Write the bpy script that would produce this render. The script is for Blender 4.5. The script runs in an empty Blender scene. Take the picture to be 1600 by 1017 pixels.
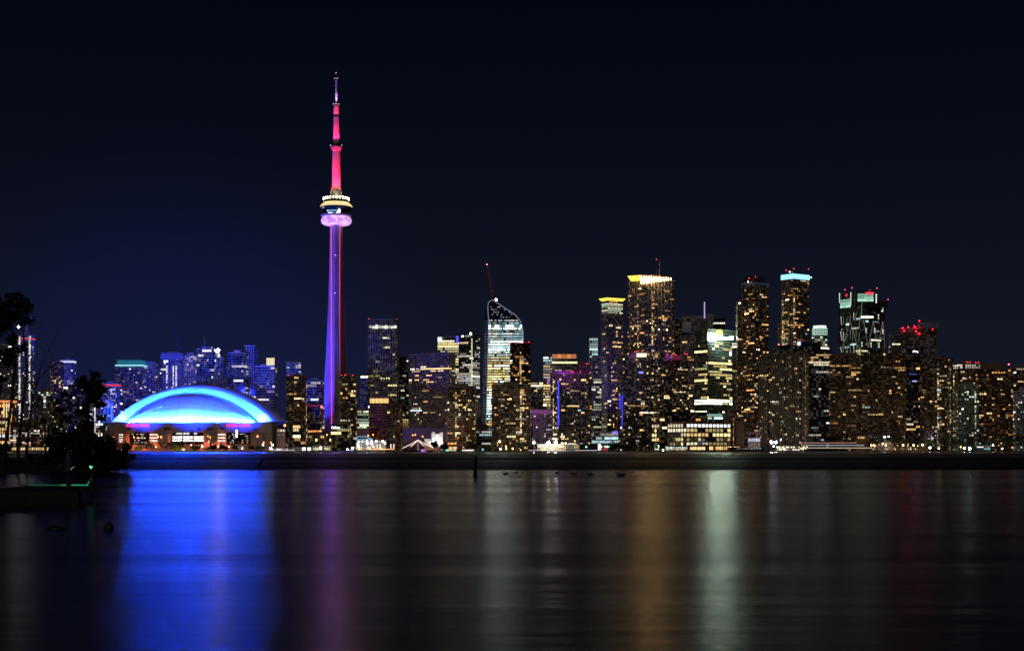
import bpy, math, random
from mathutils import Vector

# ------------------------------------------------------------------ scene, camera, sky, sun, exposure
SC = bpy.context.scene
COL = SC.collection
F, HZ, CH = 2339.0, 703.0, 2.5            # focal length in photo px, horizon row, eye height in metres
GZ = 1.5                                  # level of the far shore

cam = bpy.data.cameras.new('camera')
cam_ob = bpy.data.objects.new('camera', cam); COL.objects.link(cam_ob)
cam_ob.location = (0, 0, CH); cam_ob.rotation_euler = (math.radians(90), 0, 0)
cam.sensor_width = 36; cam.lens = F / 1600 * 36
cam.shift_y = (HZ - 508.5) / 1600
cam.clip_start = 0.5; cam.clip_end = 30000
SC.camera = cam_ob
SC.view_settings.view_transform = 'Standard'
SC.view_settings.look = 'None'
SC.view_settings.exposure = 0.0
SC.view_settings.gamma = 1.0
SC.view_settings.use_curve_mapping = False
SC.cycles.use_denoising = True
SC.cycles.use_adaptive_sampling = False
SC.cycles.denoiser = 'OPENIMAGEDENOISE'
SC.cycles.denoising_prefilter = 'ACCURATE'
SC.cycles.max_bounces = 4
SC.cycles.sample_clamp_indirect = 0.0
SC.cycles.diffuse_bounces = 2
SC.cycles.glossy_bounces = 3

world = bpy.data.worlds.new('World'); SC.world = world; world.use_nodes = True
wn, wl = world.node_tree.nodes, world.node_tree.links
wn.clear()
w_out = wn.new('ShaderNodeOutputWorld'); w_bg = wn.new('ShaderNodeBackground')
w_sky = wn.new('ShaderNodeTexSky'); w_sky.sky_type = 'NISHITA'; w_sky.sun_disc = False
w_sky.sun_elevation = math.radians(-4.0); w_sky.sun_rotation = math.radians(200)
w_tc = wn.new('ShaderNodeTexCoord')
w_sep = wn.new('ShaderNodeSeparateXYZ'); wl.new(w_tc.outputs['Generated'], w_sep.inputs[0])
w_ramp = wn.new('ShaderNodeValToRGB')      # city glow in the night air, falling with height
wl.new(w_sep.outputs['Z'], w_ramp.inputs[0])
el = w_ramp.color_ramp.elements
el[0].position = 0.0;  el[0].color = (0.0080, 0.0100, 0.0190, 1)
el[1].position = 1.0;  el[1].color = (0.0006, 0.0009, 0.0040, 1)
for p, c in ((0.06, (0.0066, 0.0085, 0.0172, 1)), (0.13, (0.0042, 0.0058, 0.0135, 1)), (0.21, (0.0022, 0.0032, 0.0090, 1)), (0.30, (0.0011, 0.0016, 0.0060, 1))):
    e = el.new(p); e.color = c
# blue glow of the floodlit stadium in the air around it
w_dot = wn.new('ShaderNodeVectorMath'); w_dot.operation = 'DOT_PRODUCT'
gd = Vector((-470, 2150, 30)).normalized(); w_dot.inputs[1].default_value = gd
wl.new(w_tc.outputs['Generated'], w_dot.inputs[0])
w_map = wn.new('ShaderNodeMapRange'); w_map.inputs[1].default_value = 0.978; w_map.inputs[2].default_value = 1.0
w_map.interpolation_type = 'SMOOTHSTEP'
wl.new(w_dot.outputs['Value'], w_map.inputs[0])
w_pow = wn.new('ShaderNodeMath'); w_pow.operation = 'POWER'; w_pow.inputs[1].default_value = 1.9
wl.new(w_map.outputs[0], w_pow.inputs[0])
w_gl = wn.new('ShaderNodeMix'); w_gl.data_type = 'RGBA'; w_gl.blend_type = 'ADD'
w_gl.inputs[7].default_value = (0.0005, 0.0015, 0.025, 1)
wl.new(w_pow.outputs[0], w_gl.inputs[0]); wl.new(w_ramp.outputs[0], w_gl.inputs[6])
w_add = wn.new('ShaderNodeMix'); w_add.data_type = 'RGBA'; w_add.blend_type = 'ADD'
w_add.inputs[0].default_value = 0.004
wl.new(w_gl.outputs[2], w_add.inputs[6]); wl.new(w_sky.outputs[0], w_add.inputs[7])
wl.new(w_add.outputs[2], w_bg.inputs[0]); w_bg.inputs[1].default_value = 1.0
wl.new(w_bg.outputs[0], w_out.inputs[0])

city_fill = bpy.data.lights.new('city_fill', 'SUN'); city_fill.energy = 0.15; city_fill.color = (1.0, 0.9, 0.82); city_fill.angle = math.radians(0.5)  # weak sun added to fill in for the city's stray light on facades
city_fill_ob = bpy.data.objects.new('city_fill', city_fill); COL.objects.link(city_fill_ob)
city_fill_ob.rotation_euler = (math.radians(58), 0, math.radians(-20))

# ------------------------------------------------------------------ helpers
def wx(px, d): return (px - 800.0) / F * d
def wz(py, d): return CH + (HZ - py) / F * d
R = random.Random(7)

MATS = {}
def mat(name, col, rough=0.7, metal=0.0, emit=None, es=0.0, noise=None, nscale=0.3, spec=None):
    if name in MATS: return MATS[name]
    m = bpy.data.materials.new(name); m.use_nodes = True
    nt = m.node_tree; b = nt.nodes['Principled BSDF']
    b.inputs['Base Color'].default_value = (*col, 1); b.inputs['Roughness'].default_value = rough
    b.inputs['Metallic'].default_value = metal
    if spec is not None: b.inputs['Specular IOR Level'].default_value = spec
    if emit: b.inputs['Emission Color'].default_value = (*emit, 1); b.inputs['Emission Strength'].default_value = es
    if noise:
        tc = nt.nodes.new('ShaderNodeTexCoord'); n = nt.nodes.new('ShaderNodeTexNoise'); n.inputs['Scale'].default_value = nscale
        n.inputs['Detail'].default_value = 6
        nt.links.new(tc.outputs['Object'], n.inputs['Vector'])
        r = nt.nodes.new('ShaderNodeValToRGB')
        r.color_ramp.elements[0].position = 0.3; r.color_ramp.elements[1].position = 0.7
        r.color_ramp.elements[0].color = (*[c * (1 - noise) for c in col], 1)
        r.color_ramp.elements[1].color = (*[min(1, c * (1 + noise)) for c in col], 1)
        nt.links.new(n.outputs['Fac'], r.inputs[0]); nt.links.new(r.outputs[0], b.inputs['Base Color'])
    MATS[name] = m
    return m
def emit_mat(name, col, s): return mat(name, (0.02, 0.02, 0.02), 0.4, emit=col, es=s)

def glow_mat():
    m = mat('window_glow', (0.02, 0.022, 0.025), 0.15)
    nt = m.node_tree; b = nt.nodes['Principled BSDF']
    a = nt.nodes.new('ShaderNodeAttribute'); a.attribute_name = 'glow'
    tc = nt.nodes.new('ShaderNodeTexCoord'); n = nt.nodes.new('ShaderNodeTexNoise'); n.inputs['Scale'].default_value = 0.55; n.inputs['Detail'].default_value = 3
    nt.links.new(tc.outputs['Object'], n.inputs['Vector'])
    mr = nt.nodes.new('ShaderNodeMapRange'); mr.inputs[1].default_value = 0.3; mr.inputs[2].default_value = 0.7; mr.inputs[3].default_value = 0.45; mr.inputs[4].default_value = 1.5
    nt.links.new(n.outputs['Fac'], mr.inputs[0])
    nt.links.new(a.outputs['Color'], b.inputs['Emission Color']); nt.links.new(mr.outputs[0], b.inputs['Emission Strength'])
    return m
GLOW = glow_mat(); GLOW.cycles.emission_sampling = 'NONE'
BRICK = mat('brown_brick', (0.27, 0.17, 0.105), 0.85, noise=0.25, nscale=0.15)
TAN = mat('tan_concrete', (0.36, 0.29, 0.21), 0.85, noise=0.2, nscale=0.12)
CONC = mat('grey_concrete', (0.34, 0.33, 0.33), 0.8, noise=0.18, nscale=0.1)
PALE = mat('pale_concrete', (0.5, 0.48, 0.46), 0.8, noise=0.12, nscale=0.1)
LAV = mat('cool_grey_panel', (0.38, 0.37, 0.42), 0.7, noise=0.15, nscale=0.1)
DARK = mat('dark_metal', (0.05, 0.05, 0.055), 0.5, 0.3)
BLK = mat('black_granite', (0.03, 0.03, 0.035), 0.35)
GLASS = mat('dark_glass', (0.012, 0.014, 0.018), 0.12, noise=0.3, nscale=0.2)
GLASSB = mat('bronze_glass', (0.03, 0.022, 0.016), 0.18, noise=0.3, nscale=0.2)
TEALG = mat('teal_glass', (0.02, 0.04, 0.045), 0.12, noise=0.3, nscale=0.2)
RED = emit_mat('red_beacon_lens', (1, 0.03, 0.05), 6)
WHITE = emit_mat('white_lamp', (1, 0.95, 0.85), 14)

class MB:
    def __init__(s): s.v = []; s.f = []; s.m = []; s.g = []; s.glow = False
    def face(s, pts, m=0, g=None):
        i = len(s.v); s.v += [tuple(p) for p in pts]; s.f.append(tuple(range(i, i + len(pts)))); s.m.append(m); s.g.append(g)
        if g: s.glow = True
    def quadgrid(s, rows, m=0, closed=False):
        n = len(rows[0])
        i0 = len(s.v)
        for r in rows: s.v += [tuple(p) for p in r]
        for a in range(len(rows) - 1):
            for b in range(n if closed else n - 1):
                c = (b + 1) % n
                s.f.append((i0 + a * n + b, i0 + a * n + c, i0 + (a + 1) * n + c, i0 + (a + 1) * n + b)); s.m.append(m); s.g.append(None)
    def prism(s, poly, z0, z1, m=0, poly2=None):
        n = len(poly); q = poly2 or poly; i = len(s.v)
        s.v += [(p[0], p[1], z0) for p in poly] + [(p[0], p[1], z1) for p in q]
        for k in range(n):
            l = (k + 1) % n
            s.f.append((i + k, i + l, i + n + l, i + n + k)); s.m.append(m); s.g.append(None)
        s.f.append(tuple(i + n + k for k in range(n))); s.m.append(m); s.g.append(None)
        s.f.append(tuple(i + n - 1 - k for k in range(n))); s.m.append(m); s.g.append(None)
    def box(s, x0, x1, y0, y1, z0, z1, m=0): s.prism([(x0, y0), (x1, y0), (x1, y1), (x0, y1)], z0, z1, m)
    def tube(s, pts, rads, n=6, m=0):
        rows = []
        pts = [Vector(p) for p in pts]
        for i, p in enumerate(pts):
            t = (pts[min(i + 1, len(pts) - 1)] - pts[max(i - 1, 0)]).normalized()
            a = t.cross(Vector((0.31, 0.95, 0.1)) if abs(t.y) < 0.9 else Vector((1, 0, 0))).normalized(); b = t.cross(a)
            rows.append([p + (a * math.cos(2 * math.pi * k / n) + b * math.sin(2 * math.pi * k / n)) * rads[i] for k in range(n)])
        s.quadgrid(rows, m, True)
        s.face(rows[-1], m); s.face(rows[0][::-1], m)
    def lathe(s, prof, n=24, m=0, c=(0, 0)):
        s.quadgrid([[(c[0] + r * math.cos(2 * math.pi * k / n), c[1] + r * math.sin(2 * math.pi * k / n), z) for k in range(n)] for r, z in prof], m, True)
    def ball(s, c, r, m=0, n=8, k=5):
        s.quadgrid([[(c[0] + r * math.sin(math.pi * (a + .02) / (k + .04)) * math.cos(2 * math.pi * b / n), c[1] + r * math.sin(math.pi * (a + .02) / (k + .04)) * math.sin(2 * math.pi * b / n), c[2] - r * math.cos(math.pi * a / k)) for b in range(n)] for a in range(k + 1)], m, True)
    def build(s, name, mats, parent=None, loc=None, smooth=False, kind=None, label=None):
        me = bpy.data.meshes.new(name); me.from_pydata(s.v, [], s.f)
        if not isinstance(mats, (list, tuple)): mats = [mats]
        for x in mats: me.materials.append(x)
        me.polygons.foreach_set('material_index', s.m)
        if smooth: me.polygons.foreach_set('use_smooth', [True] * len(s.f))
        if s.glow:
            at = me.attributes.new('glow', 'FLOAT_COLOR', 'CORNER'); d = []
            for f, g in zip(s.f, s.g):
                g = g or (0, 0, 0)
                d += [g[0], g[1], g[2], 1.0] * len(f)
            at.data.foreach_set('color', d)
        me.update()
        o = bpy.data.objects.new(name, me); COL.objects.link(o)
        if parent: o.parent = parent
        if loc: o.location = loc
        if kind: o['kind'] = kind
        if label: o['label'] = label
        return o

def tag(o, label, cat, group=None):
    o['label'] = label; o['category'] = cat
    if group: o['group'] = group
    return o
def thing(name, label, cat, loc=(0, 0, 0), group=None):
    o = bpy.data.objects.new(name, None); o.empty_display_size = 1; COL.objects.link(o); o.location = loc
    return tag(o, label, cat, group)
def offset(poly, d):
    n = len(poly); out = []
    for i in range(n):
        p0, p1, p2 = Vector(poly[i - 1]), Vector(poly[i]), Vector(poly[(i + 1) % n])
        a = (p1 - p0).normalized(); b = (p2 - p1).normalized()
        na = Vector((a.y, -a.x)); nb = Vector((b.y, -b.x))
        k = (na + nb); k = k / max(0.3, 1 + na.dot(nb))
        out.append(tuple(p1 + k * d))
    return out
def spot(name, loc, aim, power, col, angle=60, blend=1.0, r=0.1):
    l = bpy.data.lights.new(name, 'SPOT'); l.energy = power; l.color = col; l.spot_size = math.radians(angle); l.spot_blend = blend; l.shadow_soft_size = r
    o = bpy.data.objects.new(name, l); COL.objects.link(o); o.location = loc
    o.rotation_euler = (Vector(aim) - Vector(loc)).to_track_quat('-Z', 'Y').to_euler()
    return o
def area(name, loc, aim, power, col, sx, sy, xdir, spread=180):
    l = bpy.data.lights.new(name, 'AREA'); l.shape = 'RECTANGLE'; l.size = sx; l.size_y = sy; l.spread = math.radians(spread); l.energy = power; l.color = col
    o = bpy.data.objects.new(name, l); COL.objects.link(o); o.location = loc
    z = -(Vector(aim) - Vector(loc)).normalized(); x = Vector(xdir); x = (x - z * x.dot(z)).normalized(); y = z.cross(x)
    from mathutils import Matrix
    o.rotation_euler = Matrix((x, y, z)).transposed().to_euler()
    return o

# ------------------------------------------------------------------ ground and water
def water_mat():
    m = bpy.data.materials.new('lake_water'); m.use_nodes = True
    nt = m.node_tree; N, L = nt.nodes, nt.links; b = N['Principled BSDF']
    b.inputs['Base Color'].default_value = (0.0015, 0.002, 0.003, 1); b.inputs['IOR'].default_value = 1.24
    geo = N.new('ShaderNodeNewGeometry')
    # calm and ruffled areas: roughness follows the distance from the near shore, with uneven borders
    mp = N.new('ShaderNodeMapping'); mp.inputs['Scale'].default_value = (0.012, 0.05, 1); L.new(geo.outputs['Position'], mp.inputs[0])
    nz = N.new('ShaderNodeTexNoise'); nz.inputs['Scale'].default_value = 1.0; nz.inputs['Detail'].default_value = 3; L.new(mp.outputs[0], nz.inputs['Vector'])
    sp = N.new('ShaderNodeSeparateXYZ'); L.new(geo.outputs['Position'], sp.inputs[0])
    nm = N.new('ShaderNodeMath'); nm.operation = 'MULTIPLY_ADD'; L.new(nz.outputs['Fac'], nm.inputs[0]); nm.inputs[1].default_value = 0.16; nm.inputs[2].default_value = 0.92
    dd = N.new('ShaderNodeMath'); dd.operation = 'MULTIPLY'; L.new(sp.outputs['Y'], dd.inputs[0]); L.new(nm.outputs[0], dd.inputs[1])
    lg = N.new('ShaderNodeMath'); lg.operation = 'LOGARITHM'; lg.inputs[1].default_value = 10; L.new(dd.outputs[0], lg.inputs[0])
    mr = N.new('ShaderNodeMapRange'); mr.inputs[1].default_value = 1.0; mr.inputs[2].default_value = 3.5; L.new(lg.outputs[0], mr.inputs[0])
    rp = N.new('ShaderNodeValToRGB'); L.new(mr.outputs[0], rp.inputs[0])
    def pos(d): return (math.log10(d) - 1) / 2.5
    e = rp.color_ramp.elements
    e[0].position = pos(20); e[0].color = (WR[0],) * 3 + (1,)
    e[1].position = pos(42); e[1].color = (WR[1],) * 3 + (1,)
    for d, v in ((80, WR[2]), (180, WR[3]), (205, WR[4]), (700, WR[5]), (1500, WR[6])):
        x = e.new(pos(d)); x.color = (v, v, v, 1)
    m4 = N.new('ShaderNodeMapping'); m4.inputs['Scale'].default_value = (0.0015, 0.045, 1); L.new(geo.outputs['Position'], m4.inputs[0])
    n4 = N.new('ShaderNodeTexNoise'); n4.inputs['Scale'].default_value = 1.0; n4.inputs['Detail'].default_value = 5; L.new(m4.outputs[0], n4.inputs['Vector'])
    r4 = N.new('ShaderNodeMapRange'); r4.inputs[1].default_value = .3; r4.inputs[2].default_value = .7; r4.inputs[3].default_value = .86; r4.inputs[4].default_value = 1.14; L.new(n4.outputs['Fac'], r4.inputs[0])
    x4 = N.new('ShaderNodeMath'); x4.operation = 'MULTIPLY'; L.new(rp.outputs[0], x4.inputs[0]); L.new(r4.outputs[0], x4.inputs[1])
    # long wind lanes on the open lake
    m5 = N.new('ShaderNodeMapping'); m5.inputs['Scale'].default_value = (0.0004, 0.0085, 1); m5.inputs['Location'].default_value = (3.1, .7, 0); L.new(geo.outputs['Position'], m5.inputs[0])
    n5 = N.new('ShaderNodeTexNoise'); n5.inputs['Scale'].default_value = 1.0; n5.inputs['Detail'].default_value = 4; L.new(m5.outputs[0], n5.inputs['Vector'])
    r5 = N.new('ShaderNodeMapRange'); r5.inputs[1].default_value = .35; r5.inputs[2].default_value = .65; r5.inputs[3].default_value = .55; r5.inputs[4].default_value = 1.3; L.new(n5.outputs['Fac'], r5.inputs[0])
    f5 = N.new('ShaderNodeMapRange'); f5.inputs[1].default_value = 200; f5.inputs[2].default_value = 260; L.new(sp.outputs['Y'], f5.inputs[0])
    q5 = N.new('ShaderNodeMix'); q5.inputs[2].default_value = 1.0; L.new(f5.outputs[0], q5.inputs[0]); L.new(r5.outputs[0], q5.inputs[3])
    y5 = N.new('ShaderNodeMath'); y5.operation = 'MULTIPLY'; L.new(x4.outputs[0], y5.inputs[0]); L.new(q5.outputs[0], y5.inputs[1])
    L.new(y5.outputs[0], b.inputs['Roughness'])
    # fine ripples, longer across than along the view
    m2 = N.new('ShaderNodeMapping'); m2.inputs['Scale'].default_value = (0.022, 0.13, 1); L.new(geo.outputs['Position'], m2.inputs[0])
    ad = N.new('ShaderNodeTexNoise'); ad.inputs['Scale'].default_value = 1.0; ad.inputs['Detail'].default_value = 6; ad.inputs['Roughness'].default_value = .5; L.new(m2.outputs[0], ad.inputs['Vector'])
    bp = N.new('ShaderNodeBump'); bp.inputs['Strength'].default_value = 1.0; bp.inputs['Distance'].default_value = WBUMP; L.new(ad.outputs[0], bp.inputs['Height'])
    L.new(bp.outputs[0], b.inputs['Normal'])
    return m
WR = (0.245, 0.24, 0.215, 0.20, 0.54, 0.44, 0.25)
WBUMP = 0.11
w = MB(); w.face([(-3500, -60, 0), (3500, -60, 0), (3500, 1920, 0), (-3500, 1920, 0)])
w.build('lake_water', water_mat(), kind='structure')
GROUND = mat('dark_ground', (0.06, 0.055, 0.05), 0.95, noise=0.3, nscale=0.05)
g = MB(); g.face([(-6000, 1897, GZ), (6000, 1897, GZ), (6000, 14000, GZ), (-6000, 14000, GZ)])
g.build('shore_ground', GROUND, kind='structure')
g = MB(); g.box(-3400, 3400, 1896, 1898.5, -1, GZ + 0.12)
g.build('quay_edge', mat('quay_concrete', (0.22, 0.21, 0.2), 0.9, noise=0.3, nscale=0.2), kind='structure')

# ------------------------------------------------------------------ buildings
PAL = {
 'warm': [((1, .62, .25), 5), ((1, .74, .40), 5), ((1, .50, .17), 3), ((1, .86, .62), 3), ((.65, .9, 1), .7)],
 'amber': [((1, .55, .18), 5), ((1, .66, .28), 5), ((1, .42, .11), 3), ((1, .80, .5), 2), ((.7, .9, 1), .3)],
 'yellow': [((1, .78, .30), 5), ((.95, .86, .36), 4), ((1, .70, .24), 3), ((1, .92, .62), 3)],
 'white': [((1, .93, .8), 5), ((.9, .97, 1), 3), ((1, .84, .6), 3)],
 'cool': [((.58, .92, 1), 4), ((.74, 1, .92), 4), ((1, .94, .76), 3)],
 'pink': [((1, .74, .62), 4), ((1, .85, .75), 3), ((1, .7, .4), 3), ((.8, .8, 1), 2)],
 'green': [((.9, 1, .62), 4), ((1, .95, .6), 4), ((.8, 1, .8), 2)],
}
def pick(rng, pal):
    t = PAL[pal]; k = rng.random() * sum(w for _, w in t)
    for c, w_ in t:
        k -= w_
        if k <= 0: return c
    return t[0][0]
STY = {
 'condo':   dict(fh=2.95, bay=3.6, band=(0.75, 0.55), pier=(0.5, 0.75, 3), wall=BRICK, glass=GLASSB, lit=.17, run=.35, pal='warm'),
 'balcony': dict(fh=2.95, bay=3.4, band=(0.7, 1.2), pier=(0.4, 0.5, 2), wall=TAN, glass=GLASS, lit=.17, run=.4, pal='warm'),
 'office':  dict(fh=3.9, bay=2.8, band=(1.4, 0.3), pier=(0.25, 0.2, 1), wall=CONC, glass=GLASS, lit=.45, run=.75, pal='yellow'),
 'grid':    dict(fh=3.1, bay=3.1, band=(.95, 0.25), pier=(0.9, 0.45, 1), wall=CONC, glass=GLASS, lit=.15, run=.3, pal='warm'),
 'piers':   dict(fh=2.95, bay=3.0, band=(0.7, 0.2), pier=(1.0, 0.7, 2), wall=TAN, glass=GLASSB, lit=.17, run=.3, pal='warm'),
 'glass':   dict(fh=3.5, bay=2.8, band=(0.7, 0.15), pier=(0.18, 0.2, 2), wall=DARK, glass=GLASS, lit=.35, run=.6, pal='white'),
}
NB = [0]
def footprint(x0, x1, d, side, sf, ang, depth, rnd):
    w_ = (x1 - x0) / F * d; h = w_ / 2
    if rnd:
        n = 18; dep = depth or w_ / 2
        return [(h * math.cos(math.pi + 2 * math.pi * k / n), dep + dep * math.sin(math.pi + 2 * math.pi * k / n)) for k in range(n)]
    if not side:
        dep = depth or max(14, min(34, w_ * .8)); return [(-h, 0), (h, 0), (h, dep), (-h, dep)]
    a = math.radians(ang); t = math.tan(a)
    c = -h + w_ * (1 - sf)
    A = Vector((-h, (c + h) * t)); C = Vector((c, 0)); Bv = Vector((h, (h - c) / t)); D = A + Bv - C
    p = [tuple(A), tuple(C), tuple(Bv), tuple(D)]
    if side == 'L': p = [(-x, y) for x, y in p][::-1]
    return p
def building(name, label, x0, x1, yt, d, style, side=None, sf=0.3, ang=28, depth=None, rnd=False, yb=None, cat='building', zones=(), seed=None,
             pent=True, beacons=(), inten=1.0, full=0.0, dimg=0.35, single=9.0, group=None, each=False, **kw):
    NB[0] += 1
    if x0 > 1185: inten *= .72
    st = dict(STY[style]); st.update(kw)
    rng = random.Random(seed if seed is not None else NB[0] * 13 + 5)
    cx = (x0 + x1) / 2; root = thing(name, label, cat, (wx(cx, d), d, GZ), group)
    H = wz(yt, d) - GZ; zb = (wz(yb, d) - GZ) if yb else 0.0
    poly = footprint(x0, x1, d, side, sf, ang, depth, rnd)
    fh, bay = st['fh'] * rng.uniform(.96, 1.06), st['bay'] * rng.uniform(.85, 1.18); bh, bo = st['band']; pw, po, pe = st['pier']
    nf = max(1, int((H - zb) / fh)); fh = (H - zb) / nf
    core = MB(); core.prism(poly, zb, H); core.build('glazing', st['glass'], root)
    bands = MB(); outp = offset(poly, bo)
    for k in range(nf + 1):
        z = zb + k * fh
        bands.prism(outp, z - bh * .5 if k else z, z + bh * .5)
    bands.build('floor_band', st['wall'], root, kind='stuff')
    piers = MB(); wins = MB(); singles = []
    n = len(poly)
    for i in range(n):
        a, b = Vector(poly[i]), Vector(poly[(i + 1) % n]); e = b - a; Ln = e.length; u = e / Ln; nr = Vector((u.y, -u.x))
        if nr.y > 0.75 or Ln < 1.2: continue
        nb = max(1, round(Ln / bay)); bw = Ln / nb
        if pw > 0:
            for k in range(0 if rnd else 1, nb):
                if (k % pe) == 0 and (k or not rnd):
                    c = a + u * (k * bw)
                    q = [c - u * pw / 2 - nr * .05, c - u * pw / 2 + nr * po, c + u * pw / 2 + nr * po, c + u * pw / 2 - nr * .05]
                    piers.prism([tuple(p) for p in q][::-1], zb, H - bh * .5 - .02)
        if nr.y > 0.2: continue
        pxw = bw * abs(u.x) / d * F
        stair = rng.randrange(nb) if rng.random() < .45 and style in ('condo', 'balcony', 'grid', 'piers') and nb > 4 else -1
        sleepy = set(rng.randrange(nf) for _ in range(nf // 6))
        for f in range(nf):
            v = (f + .5) / nf; p = st['lit'] * .82; pf = full; pal = st['pal']; it = inten * 1.05
            for zn in zones:
                if zn[0] <= v <= zn[1]:
                    p = zn[2]; pf = zn[3] if len(zn) > 3 else full; pal = zn[4] if len(zn) > 4 and zn[4] else pal; it = inten * (zn[5] if len(zn) > 5 else 1)
            fl = rng.random() < pf; prev = False; z0 = zb + f * fh + bh * .5 + .05; z1 = zb + (f + 1) * fh - bh * .5 - .08
            rowc = pick(rng, pal); rowi = rng.lognormvariate(-.15, .5); runb = []
            for k in range(nb):
                q = p + (1 - p) * st['run'] if prev else p * (1 - st['run']) / max(.05, 1 - p * st['run'])
                on = rng.random() < (0.93 if fl else q * (.25 if f in sleepy else 1))
                if k == stair and v < .93 and rng.random() < .8: on = True
                o0 = a + u * (k * bw + pw / 2 * (k % pe == 0) + .12) + nr * .05; o1 = a + u * ((k + 1) * bw - pw / 2 * ((k + 1) % pe == 0) - .12) + nr * .05
                quad = [(o0.x, o0.y, z0), (o1.x, o1.y, z0), (o1.x, o1.y, z1), (o0.x, o0.y, z1)]
                if on and not fl and style not in ('office', 'glass') and not each and rng.random() < .55:   # part drawn blinds
                    c_ = rng.uniform(.5, .85); e_ = (o1 - o0) * c_; o0 = o0 + (o1 - o0 - e_) * rng.random(); o1 = o0 + e_; zt_ = z1 - (z1 - z0) * rng.choice((0, 0, .25, .4))
                    quad = [(o0.x, o0.y, z0), (o1.x, o1.y, z0), (o1.x, o1.y, zt_), (o0.x, o0.y, zt_)]
                if on:
                    if not prev: rowi = rng.lognormvariate(-.3, .75); rowc = pick(rng, pal)
                    s_ = it * rowi * (rng.uniform(.75, 1.25) if not fl else rng.uniform(.9, 1.1))
                    runb.append((quad, tuple(c * s_ for c in rowc)))
                else:
                    if runb: singles.append(runb); runb = []
                    if rng.random() < dimg:
                        s_ = rng.uniform(.012, .06) * it; c = pick(rng, pal); wins.face(quad, 0, tuple(x * s_ for x in c))
                prev = on
            if runb: singles.append(runb)
    if piers.f: piers.build('pier', st['wall'], root, kind='stuff')
    big = 0
    for rn in sorted(singles, key=lambda r: -len(r)):
        q0, q1 = rn[0][0], rn[-1][0]
        if abs(q1[1][0] - q0[0][0]) / d * F >= single and big < 45:
            big += 1
            for pane in [[x] for x in rn]:
                m = MB()
                for q, gcol in pane: m.face(q, 0, gcol)
                m.build('lit_window', GLOW, root)
        else:
            for q, gcol in rn: wins.face(q, 0, gcol)
    if wins.f: wins.build('lit_window', GLOW, root, kind='stuff')
    pp = MB(); op = offset(poly, -.3); pp.prism(op, H + bh * .5, H + bh * .5 + 1.1); pp.build('parapet', st['wall'], root)
    if pent:
        c = MB(); mx = sum(p[0] for p in poly) / n; my = sum(p[1] for p in poly) / n
        k1 = rng.uniform(.35, .6); c.prism([(mx + (x - mx) * k1, my + (y - my) * k1) for x, y in poly], H + bh * .5, H + rng.uniform(3.5, 5.5)); c.build('penthouse', st['wall'], root)
        for _ in range(2):
            k2 = rng.uniform(-.6, .6); hx = max(abs(q[0]) for q in poly); c = MB(); x_ = mx + k2 * hx * .7; c.box(x_ - rng.uniform(.8, 2), x_ + rng.uniform(.8, 2), my - 2, my + 2, H + bh * .5, H + rng.uniform(2, 4)); c.build('roof_plant', DARK, root)
        if rng.random() < .35:
            c = MB(); x_ = mx + rng.uniform(-.4, .4) * hx; c.tube([(x_, my, H), (x_, my, H + rng.uniform(7, 13))], [.2, .12], 4); c.build('antenna', DARK, root)
    for bx, by in beacons: beacon(root, bx, by, d)
    return root, poly, H
def beacon(root, bx, by, d, m=None, r=0.62, dy=3.0, pole=4.0):
    o = MB(); p = (wx(bx, d) - root.location.x, dy, wz(by, d) - GZ)
    o.ball((0, 0, 0), r, 1); o.box(-.15, .15, -.15, .15, -pole, -r * .8, 0)
    return o.build('aviation_beacon', [DARK, m or RED], root, loc=p)
def band_on(root, poly, z0, z1, name, m, out=0.4):
    b = MB(); b.prism(offset(poly, out), z0, z1); return b.build(name, m, root)
def panel(root, x0, x1, y0, y1, d, name, m, y=-1.0, t=0.5):
    """a box on the front of a building, its rectangle given in photo px"""
    b = MB(); X = root.location.x
    b.box(wx(x0, d) - X, wx(x1, d) - X, y - t, y, wz(y1, d) - GZ, wz(y0, d) - GZ); return b.build(name, m, root)
def text(root, s, px0, px1, py0, py1, d, m, y, name='letter_sign', bold=0.0):
    cu = bpy.data.curves.new(name, 'FONT'); cu.body = s; cu.extrude = 0.3; cu.offset = bold; cu.size = 10
    o = bpy.data.objects.new('tmp_text', cu); COL.objects.link(o)
    dg = bpy.context.evaluated_depsgraph_get(); dg.update()
    me = bpy.data.meshes.new_from_object(o.evaluated_get(dg)); bpy.data.objects.remove(o)
    xs = [v.co.x for v in me.vertices]; ys = [v.co.y for v in me.vertices]
    W_, H_ = wx(px1, d) - wx(px0, d), wz(py0, d) - wz(py1, d)
    sx, sy = W_ / (max(xs) - min(xs)), H_ / (max(ys) - min(ys))
    for v in me.vertices:
        x, yy, z = v.co; v.co = ((x - min(xs)) * sx + wx(px0, d) - root.location.x, y - z, (yy - min(ys)) * sy + wz(py1, d) - root.location.z)
    me.materials.clear(); me.materials.append(m)
    o = bpy.data.objects.new(name, me); COL.objects.link(o); o.parent = root
    return o

LBLUE = (0.05, 0.07, 1.0)
PW_FLOOD = 10.0
PW_IN, PW_ARCH, PW_RING, PW_SPILL, PW_TOWER, PW_MAST = 9.5, 2.3, 4.0, 1.2, 1.0, 6.0
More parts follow.
